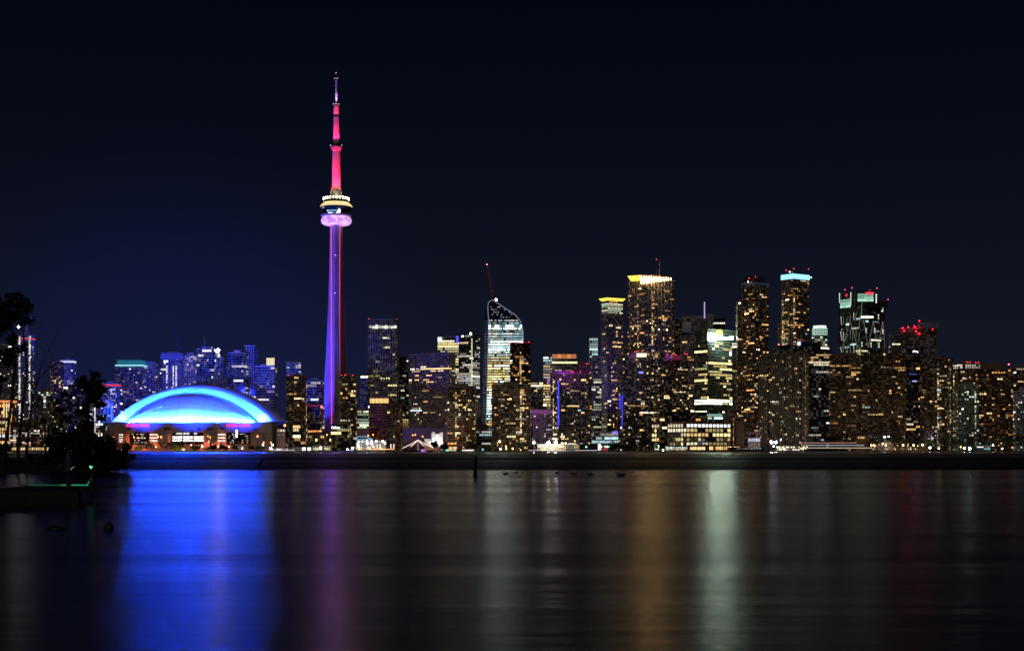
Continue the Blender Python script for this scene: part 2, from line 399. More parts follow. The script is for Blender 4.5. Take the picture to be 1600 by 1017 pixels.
# ------------------------------------------------------------------ domed stadium
SD = 2050.0
stad = thing('domed_stadium', 'domed stadium with a wide arched roof floodlit cyan and blue', 'stadium', (wx(294.5, SD), SD, GZ)); SW = SD - 16
SX = stad.location.x
def sz(py): return wz(py, SD) - GZ
def sx(px): return wx(px, SW) - SX
KS = SD / F * 1.012
ROOFW = mat('white_roof_membrane', (0.82, 0.82, 0.82), 0.6, noise=0.05, nscale=0.1)
ROOFO = mat('grey_roof_panel', (0.55, 0.55, 0.57), 0.6, noise=0.08, nscale=0.1)
WALLC = mat('stadium_concrete', (0.32, 0.26, 0.235), 0.85, noise=0.15, nscale=0.08)
def arc(hw, zb, zt):
    sag = zt - zb; r = (hw * hw + sag * sag) / (2 * sag); a = math.asin(min(1, hw / r))
    return lambda t: (r * math.sin(a * t), zt - r + r * math.cos(a * t))
ar_out = arc(130 * KS, sz(657), sz(598)); ar_mid = arc(126.5 * KS, sz(658), sz(604)); ar_in = arc(103 * KS, sz(660), sz(613))
NT = 48; TS = [-1 + 2 * k / NT for k in range(NT + 1)]
zb0 = sz(660)
def bottom(t): return (103 * KS * t, 18 - 30 * (1 - t * t), zb0)
def domept(t, v):
    b = Vector(bottom(t)); x, z = ar_in(t); a = Vector((x, 22, z)); h = 1 - math.cos(v * math.pi / 2); s = math.sin(v * math.pi / 2)
    return Vector((b.x + (a.x - b.x) * h, b.y + (a.y - b.y) * h, b.z + (a.z - b.z) * s))
m = MB(); m.quadgrid([[domept(t, v / 14) for t in TS] for v in range(15)]); m.build('inner_roof', ROOFW, stad, smooth=True)
for k in range(-6, 7):
    t = k * .125; s = MB(); s.tube([domept(t, v / 10) + Vector((0, -.12, .05)) for v in range(11)], [.3] * 11, 4); s.build('roof_seam', ROOFO, stad)
s = MB(); s.tube([domept(t, .43) + Vector((0, -.15, .05)) for t in TS[4:-4]], [.2] * (NT - 7), 4); s.build('roof_seam', ROOFO, stad)
m = MB(); m.quadgrid([[(ar_in(t)[0], 21, ar_in(t)[1] + .4) for t in TS], [(ar_in(t)[0] * .55 + ar_mid(t)[0] * .45, 23.4, ar_in(t)[1] * .5 + ar_mid(t)[1] * .5 + .8) for t in TS], [(*(ar_mid(t)[:1]), 27, ar_mid(t)[1]) for t in TS]]); m.build('arch_fascia', ROOFW, stad, smooth=True)
m = MB(); m.quadgrid([[(ar_mid(t)[0], 27, ar_mid(t)[1]) for t in TS], [(ar_mid(t)[0] * 1.0, 40, ar_mid(t)[1] + .3) for t in TS], [(ar_out(t)[0], 62, ar_out(t)[1]) for t in TS], [(ar_out(t)[0], 130, ar_out(t)[1] + .3) for t in TS], [(ar_out(t)[0] * .9, 160, ar_out(t)[1] * .7) for t in TS]]); m.build('main_roof', ROOFO, stad, smooth=True)
m = MB(); m.tube([(ar_in(t)[0], 19.5, ar_in(t)[1] + .1) for t in TS], [.8] * (NT + 1), 5); m.build('roof_gutter', DARK, stad)
def px_at(px, y): return wx(px, SD + y) - SX
wallp = [(px_at(431, 160), 160), (px_at(173, 160), 160), (px_at(171, 40), 40), (px_at(172.5, -6), -6), (sx(178), -16), (sx(425), -16), (px_at(431, -6), -6), (px_at(432, 40), 40)]
wallp = wallp[1:] + wallp[:1]
m = MB(); m.prism(wallp, 0, zb0 - .3); m.build('wall', WALLC, stad)
m = MB(); m.prism(offset(wallp, .8), zb0 - 1.6, zb0 - .25); m.build('wall_coping', WALLC, stad)
m = MB(); m.prism(offset(wallp, .5), sz(676.5), sz(675.3)); m.build('wall_ledge', WALLC, stad)
for x0, x1, y0, y1 in ((198, 204, 668, 671), (256, 265, 668, 672), (308, 314, 668, 672), (323, 333, 668, 671.5), (345, 350, 668, 671), (395, 402, 668, 673)):
    panel(stad, x0, x1, y0, y1, SW, 'louvre_panel', DARK, y=-16, t=.4)
for x0, x1, y0, y1 in ((190, 203, 677, 700), (235, 268, 677, 700), (319, 345, 677, 700), (402, 412, 677, 700)):
    panel(stad, x0, x1, y0, y1, SW, 'wall_block', WALLC, y=-16, t=3)
for x in (221, 268, 286, 302, 319, 336, 352, 372, 390): panel(stad, x - .25, x + .25, 661.5, 676, SW, 'wall_joint', DARK, y=-16, t=.15)
def lit_panel(root, x0, x1, y0, y1, d, c, s, y=-16.0, name='lit_window'):
    b = MB(); X = root.location.x; xa, xb, za, zb = wx(x0, d) - X, wx(x1, d) - X, wz(y1, d) - GZ, wz(y0, d) - GZ
    b.face([(xa, y, za), (xb, y, za), (xb, y, zb), (xa, y, zb)], 0, tuple(k * s for k in c)); return b.build(name, GLOW, root)
for x0, x1 in ((203.5, 234.5), (354, 391), (268.5, 318.5)): panel(stad, x0, x1, 675.6, 694, SW, 'glazing', GLASS, y=-16, t=.5)
rr = random.Random(3)
for bx in range(3):
    for (y0, y1, s) in ((676, 678.6, .9), (681.5, 684.6, 2.6), (686.3, 689.2, 3.4)):
        for k in range(3):
            x0 = 270 + bx * 16.6 + k * 5
            if s < 1 and rr.random() < .45: continue
            lit_panel(stad, x0, x0 + 4.6, y0, y1, SW, (1, .9, .85), s * rr.uniform(.7, 1.2), -16.6)
    panel(stad, 269 + bx * 16.6, 269.7 + bx * 16.6, 675.6, 694, SW, 'mullion', WALLC, y=-16.5, t=.8)
for a, b_ in ((205, 233), (356, 390)):
    for k in range(26):
        x = rr.uniform(a, b_ - 3); y = rr.choice((677.5, 680.5, 683.5, 687, 690.5))
        lit_panel(stad, x, x + rr.uniform(1, 3.2), y, y + rr.uniform(.8, 1.8), SW, pick(rr, 'pink'), rr.uniform(.25, 1.2), -16.6 - .01 * k)
for y in (678, 683, 687.8):
    lit_panel(stad, 234.5, 247, y, y + 1.7, SW, (1, .85, .75), 1.6, -19.1); lit_panel(stad, 341, 353, y, y + 1.4, SW, (1, .9, .8), 1.5, -19.1)
for k, y in enumerate((678.3, 682, 685.8, 689)): lit_panel(stad, 187, 193, y, y + 1.5, SW, (1, .8, .7), 1.5, -19.1)
lit_panel(stad, 368.8, 371.2, 671.5, 683, SW, (1, .9, 1), 3.0, -17.2, 'lit_banner')
LETR = emit_mat('red_sign_lens', (1, .05, .13), 1.5)
text(stad, 'ROGERS CENTRE', 197.5, 233.5, 661.8, 667, SW, LETR, -17.0, bold=.05)
text(stad, 'ROGERS CENTRE', 353.5, 392, 661.6, 666.8, SW, LETR, -17.0, bold=.05)
SB = (0.006, 0.050, 1.0)
for k in range(20):                                   # uplights on the ledge at the foot of the inner roof
    t = -.94 + k * .099; b = Vector(bottom(t)); nr = Vector((t * .6, -1, 0)).normalized()
    p = b + nr * 5.0 + Vector((0, 0, -.2)); aim = domept(t * .98, .85)
    area('roof_uplight', p + stad.location, aim + stad.location, 16500 * PW_IN, SB, 10.5, .7, (1, t * .6, 0), 125)
    f = MB(); f.box(p.x - 1, p.x + 1, p.y - .3, p.y + .3, p.z - .5, p.z - .1); f.build('floodlight', DARK, stad)
for k in range(16):                                   # uplights along the gutter that wash the arch
    t = -.97 + k * (1.94 / 15); x, z = ar_in(t); x2, z2 = ar_mid(t)
    p = Vector((x * .99, 12, z + .8)); aim = Vector((x * .4 + x2 * .6, 25, z * .4 + z2 * .6)); tg = Vector(ar_in(t + .02)) - Vector(ar_in(t - .02))
    area('arch_uplight', p + stad.location, aim + stad.location, 9000 * PW_ARCH * (1.0 + 1.2 * max(0, abs(t) - .75)), (.006, .058, 1), 14, .6, (tg.x, 0, tg.y), 105)
for k in range(12):                                   # weaker lights on the arch crest that wash the outer roof ring
    t = -.9 + k * (1.8 / 11); x, z = ar_mid(t); x2, z2 = ar_out(t); tg = Vector(ar_mid(t + .02)) - Vector(ar_mid(t - .02))
    area('ring_uplight', Vector((x, 28, z + 2.0)) + stad.location, Vector((x2, 60, z2)) + stad.location, 9000 * PW_RING, (.012, .05, 1), 18, .6, (tg.x, 0, tg.y), 105)
for s_ in (-1, 1):
    x, z = ar_in(s_ * .99); spot('arch_foot_light', Vector((x + s_ * 8, 12, z + 6)) + stad.location, Vector((x + s_ * 9, 30, z + 6)) + stad.location, 60000, (.12, .3, 1), 110)
for dx, dz in ((0, 0),):
    f = MB(); f.box(-2, 2, 104, 106, sz(598), sz(598) + 4.5); f.build('floodlight', DARK, stad)  # added fixture box for the spill spot below
SP = Vector((SX, SD + 108, 97.5 + GZ))
spot('condo_spill_fill', SP, (SX + 10, 2330, 60), 300000 * PW_SPILL, (.02, .03, 1), 124, .4)  # added spot standing in for blue spill from the stadium lights
for k, (zt, pw, an) in enumerate(((95, 6e5, 36), (190, 2.2e6, 40), (300, 4.6e6, 24), (420, 4.0e6, 16))):
    spot('tower_wash', (-312 + k * 1.5, 2236, 14), (wx(524, 2250), 2250, zt), pw * PW_TOWER, (.06, .04, 1), an, 1.0)
FB = (.006, .035, 1.0)
for px, lbl in ((215, 'slim pole added to light the west part of the stadium roof'), (300, 'slim pole added to light the middle of the stadium roof'), (388, 'slim pole added to light the east part of the stadium roof')):
    t = thing('added_flood_pole', lbl, 'added light pole', (wx(px, 1975), 1975, GZ), 'poles added to light the stadium roof')
    f = MB(); f.tube([(0, 0, 0), (0, 0, 27)], [.22, .14], 6); f.build('pole', DARK, t); f = MB(); f.box(-1.2, 1.2, -.3, .3, 26.5, 27.6); f.build('lamp_head', DARK, t)
    spot('added_roof_flood', (wx(px, 1975), 1976, GZ + 28.2), (wx(300 + (px - 300) * .8, 2070), 2075, 92), 330000 * PW_FLOOD, FB, 74, 1.0)  # poles and spots added to spread blue light over the roof

# ------------------------------------------------------------------ observation tower
TD = 2250.0
tow = thing('observation_tower', 'tall concrete observation tower lit violet and red, with a ring pod and mast', 'tower', (wx(525.5, TD), TD, GZ))
def tz(py): return wz(py, TD) - GZ
TCON = mat('tower_concrete', (0.38, 0.36, 0.36), 0.8, noise=0.1, nscale=0.06)
LEGS = [math.radians(a) for a in (281, 161, 41)]
def tsec(py):
    z = tz(py); u = max(0, min(1, (py - 345) / (700 - 345)))
    half = 9.2 + 4.6 * u + 13.0 * u ** 2.4            # leg reach in metres
    core = 6.4 + 1.2 * u; ht = 2.4 + 2.2 * u
    pts = []
    for a in sorted(LEGS):
        d_ = Vector((math.cos(a), math.sin(a))); n_ = Vector((-d_.y, d_.x)); rch = half if abs(a - LEGS[0]) > .1 else half * .92
        pts += [d_ * (core * .62) - n_ * (ht + .9), d_ * rch - n_ * ht, d_ * rch + n_ * ht, d_ * (core * .62) + n_ * (ht + .9)]
    return [(p.x, p.y, z) for p in pts]
rows = [tsec(py) for py in (704, 690, 676, 660, 640, 615, 585, 550, 510, 470, 430, 390, 352)]
m = MB(); m.quadgrid(rows, 0, True); m.build('shaft', TCON, tow)
PINK = emit_mat('magenta_led', (1, .10, .62), 1.1); PINKR = emit_mat('rose_led', (1, .07, .30), 1.0)
for side, mm, gap in ((-1, PINK, (211, 223)), (1, PINKR, (341, 353))):
    s = MB(); py = 354.0
    while py < (688 if side < 0 else 582):
        u = max(0, min(1, (py - 345) / 355)); x = -7.0 + .9 * u if side < 0 else 5.9 - .5 * u
        z = tz(py); yy = -6.6 - 2.0 * u if side < 0 else -5.9 - 1.2 * u
        s.box(x - .75, x + .75, yy - .5, yy + .5, z - 1.0, z + .45); py += 2.35
    s.build('led_strip', mm, tow, kind='stuff')
for py in (400, 459, 530, 613): 
    b = MB(); b.ball((0, 0, 0), .7); b.build('shaft_lamp', emit_mat('violet_lamp', (.8, .3, .9), 3), tow, loc=(-.5, -9.6 - (py - 345) / 80, tz(py)))
RADO = emit_mat('radome_wash', (.62, .2, .66), .95)
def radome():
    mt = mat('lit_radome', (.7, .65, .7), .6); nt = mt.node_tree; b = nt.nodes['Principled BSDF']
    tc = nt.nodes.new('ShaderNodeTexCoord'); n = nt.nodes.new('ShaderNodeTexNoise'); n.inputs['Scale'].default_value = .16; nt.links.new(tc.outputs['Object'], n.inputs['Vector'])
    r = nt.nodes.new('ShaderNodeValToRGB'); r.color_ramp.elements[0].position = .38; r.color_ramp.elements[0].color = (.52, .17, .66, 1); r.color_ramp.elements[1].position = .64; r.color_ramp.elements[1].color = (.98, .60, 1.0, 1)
    nt.links.new(n.outputs['Fac'], r.inputs[0]); nt.links.new(r.outputs[0], b.inputs['Emission Color']); b.inputs['Emission Strength'].default_value = 1.05  # LED wash on the radome put into its emission, with mottling
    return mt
pc = .962
rp = []
for k in range(13):
    a = -math.pi / 2 + math.pi * k / 12; rp.append((16.5 + 6.4 * math.cos(a), tz(345.3) + 6.2 * math.sin(a)))
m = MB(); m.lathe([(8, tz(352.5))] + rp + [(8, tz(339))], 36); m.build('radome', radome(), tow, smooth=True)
m = MB(); m.lathe([(15, tz(339.5)), (22.5, tz(338.6)), (23.6, tz(337.2)), (23.0, tz(335.8)), (19, tz(335))], 36); m.build('pod_deck', TCON, tow)
m = MB(); m.lathe([(18.5, tz(335.2)), (19.5, tz(328.2))], 36); m.build('pod_glazing', GLASS, tow)
m = MB(); m.lathe([(19.6, tz(329)), (23.2, tz(328)), (24.0, tz(325.6)), (23.6, tz(324.2)), (18, tz(323.4))], 36); m.build('pod_deck', DARK, tow)
m = MB(); m.lathe([(23.4, tz(324.4)), (24.2, tz(322.8)), (22.6, tz(320.6)), (19.4, tz(317.4)), (15, tz(316.6))], 36); m.build('pod_roof_ring', emit_mat('gold_wash', (1, .74, .34), .95), tow)
m = MB(); m.lathe([(14, tz(317)), (18.4, tz(316.6)), (18.6, tz(311)), (16, tz(310.4)), (6, tz(309))], 36); m.build('pod_upper_drum', DARK, tow)
GOLD = emit_mat('gold_lamp', (1, .78, .38), 26)
for k in range(24):
    a = 2 * math.pi * (k + .5) / 24; b = MB(); b.prism([(-.55, -.55), (.55, -.55), (.55, .55), (-.55, .55)], 0, 2.9); b.build('crown_lamp', GOLD, tow, loc=(18.9 * math.cos(a), 18.9 * math.sin(a), tz(312.6)))
for a0, a1, py0, py1, r, mm in ((232, 296, 333.2, 330.8, 19.9, emit_mat('blue_deck_glow', (.2, .45, 1), .8)), (285, 293, 334.6, 330.6, 20.2, WHITE), (236, 240, 333.5, 331, 20.2, emit_mat('teal_lamp', (.3, .8, 1), 2)), (246, 262, 336.9, 335.4, 23.7, emit_mat('deck_window', (.8, .85, 1), 1.6)), (276, 290, 336.9, 335.2, 23.7, emit_mat('warm_deck_window', (1, .8, .6), 1.8)), (216, 228, 328.4, 326, 24.1, emit_mat('dim_deck_window', (.5, .5, .6), .6)), (264, 272, 336.8, 335.8, 23.8, emit_mat('dim_deck_window', (.5, .5, .6), .6))):
    q = MB(); q.quadgrid([[(r * math.cos(math.radians(a0 + (a1 - a0) * k / 8)), r * math.sin(math.radians(a0 + (a1 - a0) * k / 8)), tz(py)) for k in range(9)] for py in (py0, py1)]); q.build('lit_window', mm, tow)
# mast
MASTW = mat('white_mast', (0.72, 0.70, 0.70), 0.5)
m = MB(); m.lathe([(3.2, tz(311)), (5.0, tz(303)), (6.1, tz(294)), (6.3, tz(290)), (6.0, tz(236))], 12); m.build('mast_section', MASTW, tow)
m = MB(); m.lathe([(5.9, tz(236.5)), (8.3, tz(232.5)), (8.6, tz(229.8))], 24); m.build('sky_pod', TCON, tow)
m = MB(); m.lathe([(8.6, tz(229.8)), (8.2, tz(226)), (6.5, tz(224.6)), (3, tz(224.2))], 24); m.build('sky_pod_glazing', GLASS, tow)
for x0, x1, pa, pb in ((4.5, 4.3, 224.5, 183.4), (3.9, 3.8, 181.5, 165.2), (1.95, 1.8, 163, 144), (1.7, 1.5, 140, 126)):
    m = MB(); m.lathe([(x0, tz(pa)), (x1, tz(pb)), (.5, tz(pb) + .1)], 12); m.build('mast_section', MASTW, tow)
for r0, py in ((4.5, 182.6), (4.0, 164.1), (2.2, 142), (1.8, 125)):
    m = MB(); m.lathe([(1, tz(py + 1)), (r0, tz(py + 1)), (r0, tz(py - 1)), (1, tz(py - 1))], 12); m.build('mast_collar', DARK, tow)
m = MB(); m.lathe([(.6, tz(124)), (.25, tz(116))], 6); m.build('mast_tip', DARK, tow)
mw = emit_mat('mast_lamp', (1, .7, .85), 2.2)
for dx, py in ((-8.4, 227.6), (8.4, 227.6), (-4, 163.4), (4, 163.4), (0, 163.2), (-1.8, 124), (1.8, 124), (0, 142), (0, 115.5)):
    b = MB(); b.ball((0, 0, 0), .55); b.build('mast_lamp', mw, tow, loc=(dx, -2.2 if abs(dx) > 2 else -4.2, tz(py)))
for s_ in (-1, 1):
    b = MB(); b.tube([(0, 0, -7), (0, 0, 1), (-s_ * 1.2, 0, 9)], [1.1, 1.1, .5], 6); b.build('mast_strut', MASTW, tow, loc=(s_ * 7.6, -3, tz(303)))
T0 = tow.location
REDL = (1, .012, .05)
for k in range(5):
    a = math.radians(198 + 36 * k); ca, sa = math.cos(a), math.sin(a)
    spot('mast_floodlight', T0 + Vector((15 * ca, 15 * sa, tz(309))), T0 + Vector((5 * ca, 5 * sa, tz(268))), 52000 * PW_MAST, REDL, 46)
    spot('mast_floodlight', T0 + Vector((9.6 * ca, 9.6 * sa, tz(227))), T0 + Vector((4.4 * ca, 4.4 * sa, tz(206))), 14000 * PW_MAST, (1, .012, .10), 44)
    spot('mast_floodlight', T0 + Vector((6.0 * ca, 6.0 * sa, tz(181.5))), T0 + Vector((3.9 * ca, 3.9 * sa, tz(174))), 2200 * PW_MAST, REDL, 60)
    spot('mast_floodlight', T0 + Vector((5.0 * ca, 5.0 * sa, tz(163.5))), T0 + Vector((1.9 * ca, 1.9 * sa, tz(150))), 2600 * PW_MAST, (.62, .26, 1), 50)
# ------------------------------------------------------------------ skyline, west to east
B = building
PURP = mat('violet_lit_panel', (0.34, 0.29, 0.40), 0.7, noise=0.15, nscale=0.1)  # grey panel with violet spill light mixed into its base colour
RUST = mat('rust_brick', (0.30, 0.14, 0.085), 0.85, noise=0.25, nscale=0.15)
def crown(root, poly, H, z0, z1, m, out=.5, name='crown_light'): return band_on(root, poly, H + z0, H + z1, name, m, out)
def vstrip(root, px, y0, y1, d, m, w=.5, name='light_strip', y=-1.6): return panel(root, px - w, px + w, y0, y1, d, name, m, y=y, t=.4)
def crane(label, pts, d, m, lamp=None, r=.8):
    """luffing tower crane: mast, jib, counter jib; points in photo px"""
    (mx, my0), (mx1, my1), (jx, jy), (cx_, cy_) = pts
    t = thing('tower_crane', label, 'crane', (wx(mx, d), d + 12, wz(my0, d)))
    P = lambda a, b: (wx(a, d) - wx(mx, d), 0, wz(b, d) - wz(my0, d))
    def lattice(a, b, n, w):
        s = MB(); a, b = Vector(a), Vector(b); u = (b - a).normalized(); q = Vector((-u.z, 0, u.x)) * w
        for o in (-1, 1):
            for yy in (-w, w): s.tube([a + q * o + Vector((0, yy, 0)), b + q * o + Vector((0, yy, 0))], [.42, .36], 4)
        for k in range(n):
            p, p2 = a.lerp(b, k / n), a.lerp(b, (k + 1) / n); s.tube([p + q * (1 if k % 2 else -1), p2 - q * (1 if k % 2 else -1)], [.26, .26], 4)
        return s
    lattice(P(mx, my0), P(mx1, my1), 6, r).build('crane_mast', m, t)
    lattice(P(mx1, my1), P(jx, jy), 10, r * .8).build('jib', m, t)
    lattice(P(mx1, my1), P(cx_, cy_), 3, r * .8).build('counter_jib', m, t)
    c = MB(); p = P(mx1, my1); c.box(p[0] - 1.3, p[0] + 1.3, -1.5, 1.2, p[2] - 1.2, p[2] + 1.6); c.build('cab', DARK, t)
    if lamp:
        b = MB(); b.ball((0, 0, 0), lamp[2]); b.build('crane_lamp', lamp[3], t, loc=P(lamp[0], lamp[1]))
    return t
CRN = mat('crane_steel', (0.35, 0.33, 0.36), 0.6); CRR = mat('red_crane_steel', (0.70, 0.20, 0.13), 0.6)
CYAN = emit_mat('cyan_crown', (.30, .75, 1), 1.5); TEAL = emit_mat('teal_crown', (.10, .75, .80), .8)
YEL = emit_mat('yellow_crown', (1, .80, .28), 1.5); CREAM = emit_mat('cream_crown', (1, .86, .55), 1.6); BLU = emit_mat('blue_led', (.06, .07, 1), 1.6)
BLU2 = emit_mat('pale_blue_screen', (.35, .45, 1), 4); REDC = emit_mat('red_crown', (1, .04, .05), 1.0); ORC = emit_mat('orange_crown', (1, .32, .10), 1.0)
GRW = emit_mat('green_white_crown', (.72, 1, .85), 1.4); MAG = emit_mat('purple_wash', (.30, .05, .38), .35)  # purple wash: light on roof panels put into emission
VIO = emit_mat('violet_wash', (.12, .08, .45), .35)

# left of the stadium, behind the trees
B('condo_tower', 'dark condo tower behind the tallest tree with one column of lit windows', -14, 18, 540, 2350, 'grid', wall=LAV, lit=.12, pal='white')
r, p, H = B('office_block', 'low block at the picture edge with amber lit columns', -16, 17, 626, 2010, 'piers', wall=TAN, lit=.3, pal='amber', fh=4.5, full=.2)
crown(r, p, H, -2.5, .5, ORC); [panel(r, 6 + k * 4, 7.2 + k * 4, 630, 652, 2010, 'lit_column', emit_mat('column_light', (1, .75, .4), 1.2)) for k in range(3)]
r, p, H = B('condo_tower', 'slim condo tower edged by two white columns of lit windows', 27, 49, 524, 2280, 'grid', wall=LAV, lit=.10, pal='white', yb=None, bay=2.6)
rr = random.Random(11)
for px in (31, 46.5):
    s = MB(); X = r.location.x; py = 527
    while py < 690:
        z = wz(py, 2280) - GZ; xx = wx(px + rr.uniform(-.5, .5), 2280) - X; k = rr.lognormvariate(.1, .4)
        if rr.random() < .88: s.face([(xx - 1.1, -1.2, z - .9), (xx + 1.1, -1.2, z - .9), (xx + 1.1, -1.2, z + .9), (xx - 1.1, -1.2, z + .9)], 0, (k, k * .92, k * .78))
        py += 3.2
    s.build('lit_window', GLOW, r, kind='stuff')
crown(r, p, H, -6.5, -3.5, emit_mat('dim_red_crown', (.8, .12, .2), .5))
crane('blue lit crane with a white work lamp above the slim tower', ((38, 524), (38, 502), (46, 494), (31, 508)), 2280, CRN, (25, 509.5, 1.6, emit_mat('work_lamp', (1, .97, .85), 60)))
B('condo_tower', 'dark stepped condo tower with amber windows beside the blue lit wing', 76, 96, 566, 2240, 'condo', wall=BRICK, lit=.2, pal='amber', rnd=True)
r, p, H = B('condo_tower', 'blue floodlit condo wing behind the bare tree', 95, 114, 563, 2250, 'grid', wall=LAV, lit=.1, pal='white')
crown(r, p, H, -3.5, -.5, emit_mat('white_blue_crown', (.75, .75, 1), .8))
spot('facade_wash', (wx(104, 2190), 2185, 8), (wx(104, 2250), 2250, 100), 620000, (.05, .07, 1), 50)
B('apartment_block', 'mid height flats with pale lit windows behind the slim tower base', 56, 80, 612, 2150, 'balcony', lit=.2, pal='green')
r, p, H = B('condo_tower', 'blue lit glass tower low behind the bushes', 99, 124, 604, 2130, 'glass', lit=.16, pal='white')
spot('facade_wash', (wx(112, 2100), 2080, 5), (wx(112, 2130), 2130, 60), 160000, (.04, .07, 1), 70)
B('apartment_block', 'narrow flats with pale green windows between dark crowns', 64, 98, 638, 2040, 'grid', wall=TAN, lit=.16, pal='green')
B('apartment_block', 'flats lit pink and white low beside the picture edge', 16, 62, 660, 2000, 'condo', lit=.22, pal='pink')
r, p, H = B('condo_tower', 'narrow tower with a bright white window column near the stadium', 141, 161, 632, 2080, 'grid', wall=TAN, lit=.3, pal='white')
vstrip(r, 148.5, 636, 690, 2080, emit_mat('stair_light', (1, .9, .65), 1.5), .8)
b = MB(); b.ball((0, 0, 0), 1.5); b.build('roof_lamp', emit_mat('orange_lamp_hot', (1, .36, .06), 30), r, loc=(wx(153.5, 2080) - r.location.x, -2, wz(627, 2080) - GZ))
B('apartment_block', 'dark violet lit slab beside the stadium wall', 160, 172.5, 630, 2085, 'grid', wall=LAV, lit=.25, pal='white')
B('apartment_block', 'dim flats with scattered windows behind the bush tops', 122, 143, 642, 2060, 'condo', lit=.15, pal='white')

# behind the stadium
r, p, H = B('condo_tower', 'condo tower with a red glowing crown line beside the stadium arch', 159, 183, 600, 2270, 'grid', wall=LAV, lit=.28, pal='pink', bay=2.6)
crown(r, p, H, -2.6, -.6, REDC, 1.2)
r, p, H = B('condo_tower', 'broad condo tower with a teal lit crown', 181, 222, 572, 2330, 'balcony', wall=LAV, lit=.2, pal='pink', run=.5)
crown(r, p, H, -.5, 2.2, emit_mat('teal_crown_line', (.35, .95, 1), 1.0), .9); crown(r, p, H, 2.2, 9.5, emit_mat('teal_crown_dim', (.02, .22, .34), .55), -1.5)
B('condo_tower', 'narrow mauve lit tower with a dark cap right of the teal crown', 222, 246, 569, 2360, 'grid', wall=PURP, lit=.12, pal='pink')
B('condo_tower', 'dark narrow tower between the mauve lit tower and the crane tower', 245, 255, 570, 2380, 'condo', wall=CONC, lit=.1, pal='white')
r, p, H = B('condo_tower', 'tower under construction topped by a luffing crane', 252, 285, 553, 2320, 'grid', wall=LAV, lit=.15, pal='white', run=.2)
crown(r, p, H, -8, .5, PURP, .9, 'roof_screen')
for px in (261, 271, 275.5):
    s = MB(); X = r.location.x
    for k in range(22):
        if rr.random() < .7:
            z = wz(572 + k * 1.7, 2320) - GZ; xx = wx(px, 2320) - X; s.face([(xx - .9, -1.3, z - .7), (xx + .9, -1.3, z - .7), (xx + .9, -1.3, z + .7), (xx - .9, -1.3, z + .7)], 0, (1.1, 1.0, 1.0))
    s.build('lit_window', GLOW, r, kind='stuff')
crane('luffing crane standing on the lavender tower behind the stadium', ((277, 553), (277, 548), (269, 511), (281, 540)), 2320, mat('dark_crane_steel', (.1, .09, .1), .6), r=.6)
B('condo_tower', 'wide tower with big pink lit rooms right of the crane', 285, 308, 556, 2340, 'grid', wall=LAV, lit=.3, pal='pink', zones=((.93, 1, .7, .6),))
r, p, H = B('condo_tower', 'dark blue tower with a thin antenna behind the arch', 307, 335, 546, 2310, 'glass', wall=LAV, lit=.13, pal='white')
a = MB(); a.tube([(wx(318.5, 2310) - r.location.x, 8, H), (wx(318.5, 2310) - r.location.x, 8, wz(524, 2310) - GZ)], [.45, .25], 5); a.build('antenna', PALE, r)
r, p, H = B('condo_tower', 'slim tower with an orange stair column under the star bright lamp', 333, 347, 559, 2330, 'grid', wall=CONC, lit=.1, pal='white')
vstrip(r, 337.5, 568, 588, 2330, emit_mat('orange_stair', (1, .5, .3), 1.0), .8)
a = MB(); xx = wx(341.3, 2330) - r.location.x; a.tube([(xx, 4, H), (xx, 4, wz(549, 2330) - GZ)], [.5, .4], 5); a.build('lamp_mast', PALE, r)
STAR = emit_mat('star_lamp', (1, .95, .78), 160); b = MB(); b.ball((0, 0, 0), 1.9); b.build('mast_lamp', STAR, r, loc=(xx, 0, wz(546.5, 2330) - GZ))
B('condo_tower', 'very slim dark tower in the gap before the beacon tower', 349, 355, 577, 2350, 'grid', wall=LAV, lit=.02)
B('condo_tower', 'dark blue slab tower with a single pink roof beacon', 356, 383, 552, 2320, 'glass', wall=LAV, lit=.13, pal='white', beacons=((369, 549.5),))
B('condo_tower', 'tall lavender tower with a grid of dark square windows', 381.5, 400, 541, 2340, 'grid', wall=LAV, lit=.15, pal='pink', pier=(1.3, .5, 1), bay=3.6, fh=3.9, pent=False, zones=((.6, 1, .02),), dimg=.05)
r, p, H = B('condo_tower', 'banded tower with a glowing yellow sign box on its roof corner', 399, 429, 573, 2300, 'office', wall=PALE, lit=.15, pal='pink', run=.6)
panel(r, 416, 428.6, 559, 570.5, 2300, 'yellow_sign_box', emit_mat('yellow_box', (.95, .82, .32), .85), y=2)

# between stadium and observation tower
B('condo_tower', 'brown condo tower with red beacons right of the stadium', 447, 476, 588, 2060, 'condo', lit=.2, pal='warm', beacons=((450, 586), (474, 587)), run=.6)
B('condo_tower', 'taller dark condo top behind the brown beacon tower', 448, 470, 566, 2110, 'condo', lit=.3, pal='white')
B('office_tower', 'white lit office block behind the observation tower foot', 476, 504, 596, 2180, 'office', wall=CONC, lit=.35, pal='white')
r, p, H = B('office_block', 'low brown office with yellow windows and a red roof line', 477, 500, 634, 2120, 'office', wall=RUST, lit=.4, pal='amber')
crown(r, p, H, -.6, .9, emit_mat('dim_red_line', (.6, .03, .04), .4), .6); beacon(r, 502, 635, 2120, emit_mat('red_lamp_hot', (1, .04, .06), 16), 1.3)
B('apartment_block', 'dark low flats in front of the brown beacon tower', 446, 478, 664, 2010, 'glass', lit=.14, pal='warm', fh=4)
B('office_block', 'low dark terminal building at the tower foot', 482, 520, 680, 2000, 'glass', lit=.2, pal='yellow', fh=4, depth=25)
r, p, H = B('hotel', 'low dark hotel with a blue white roof sign', 517, 546, 664, 1990, 'glass', wall=BLK, lit=.22, pal='yellow', fh=4, pent=False)
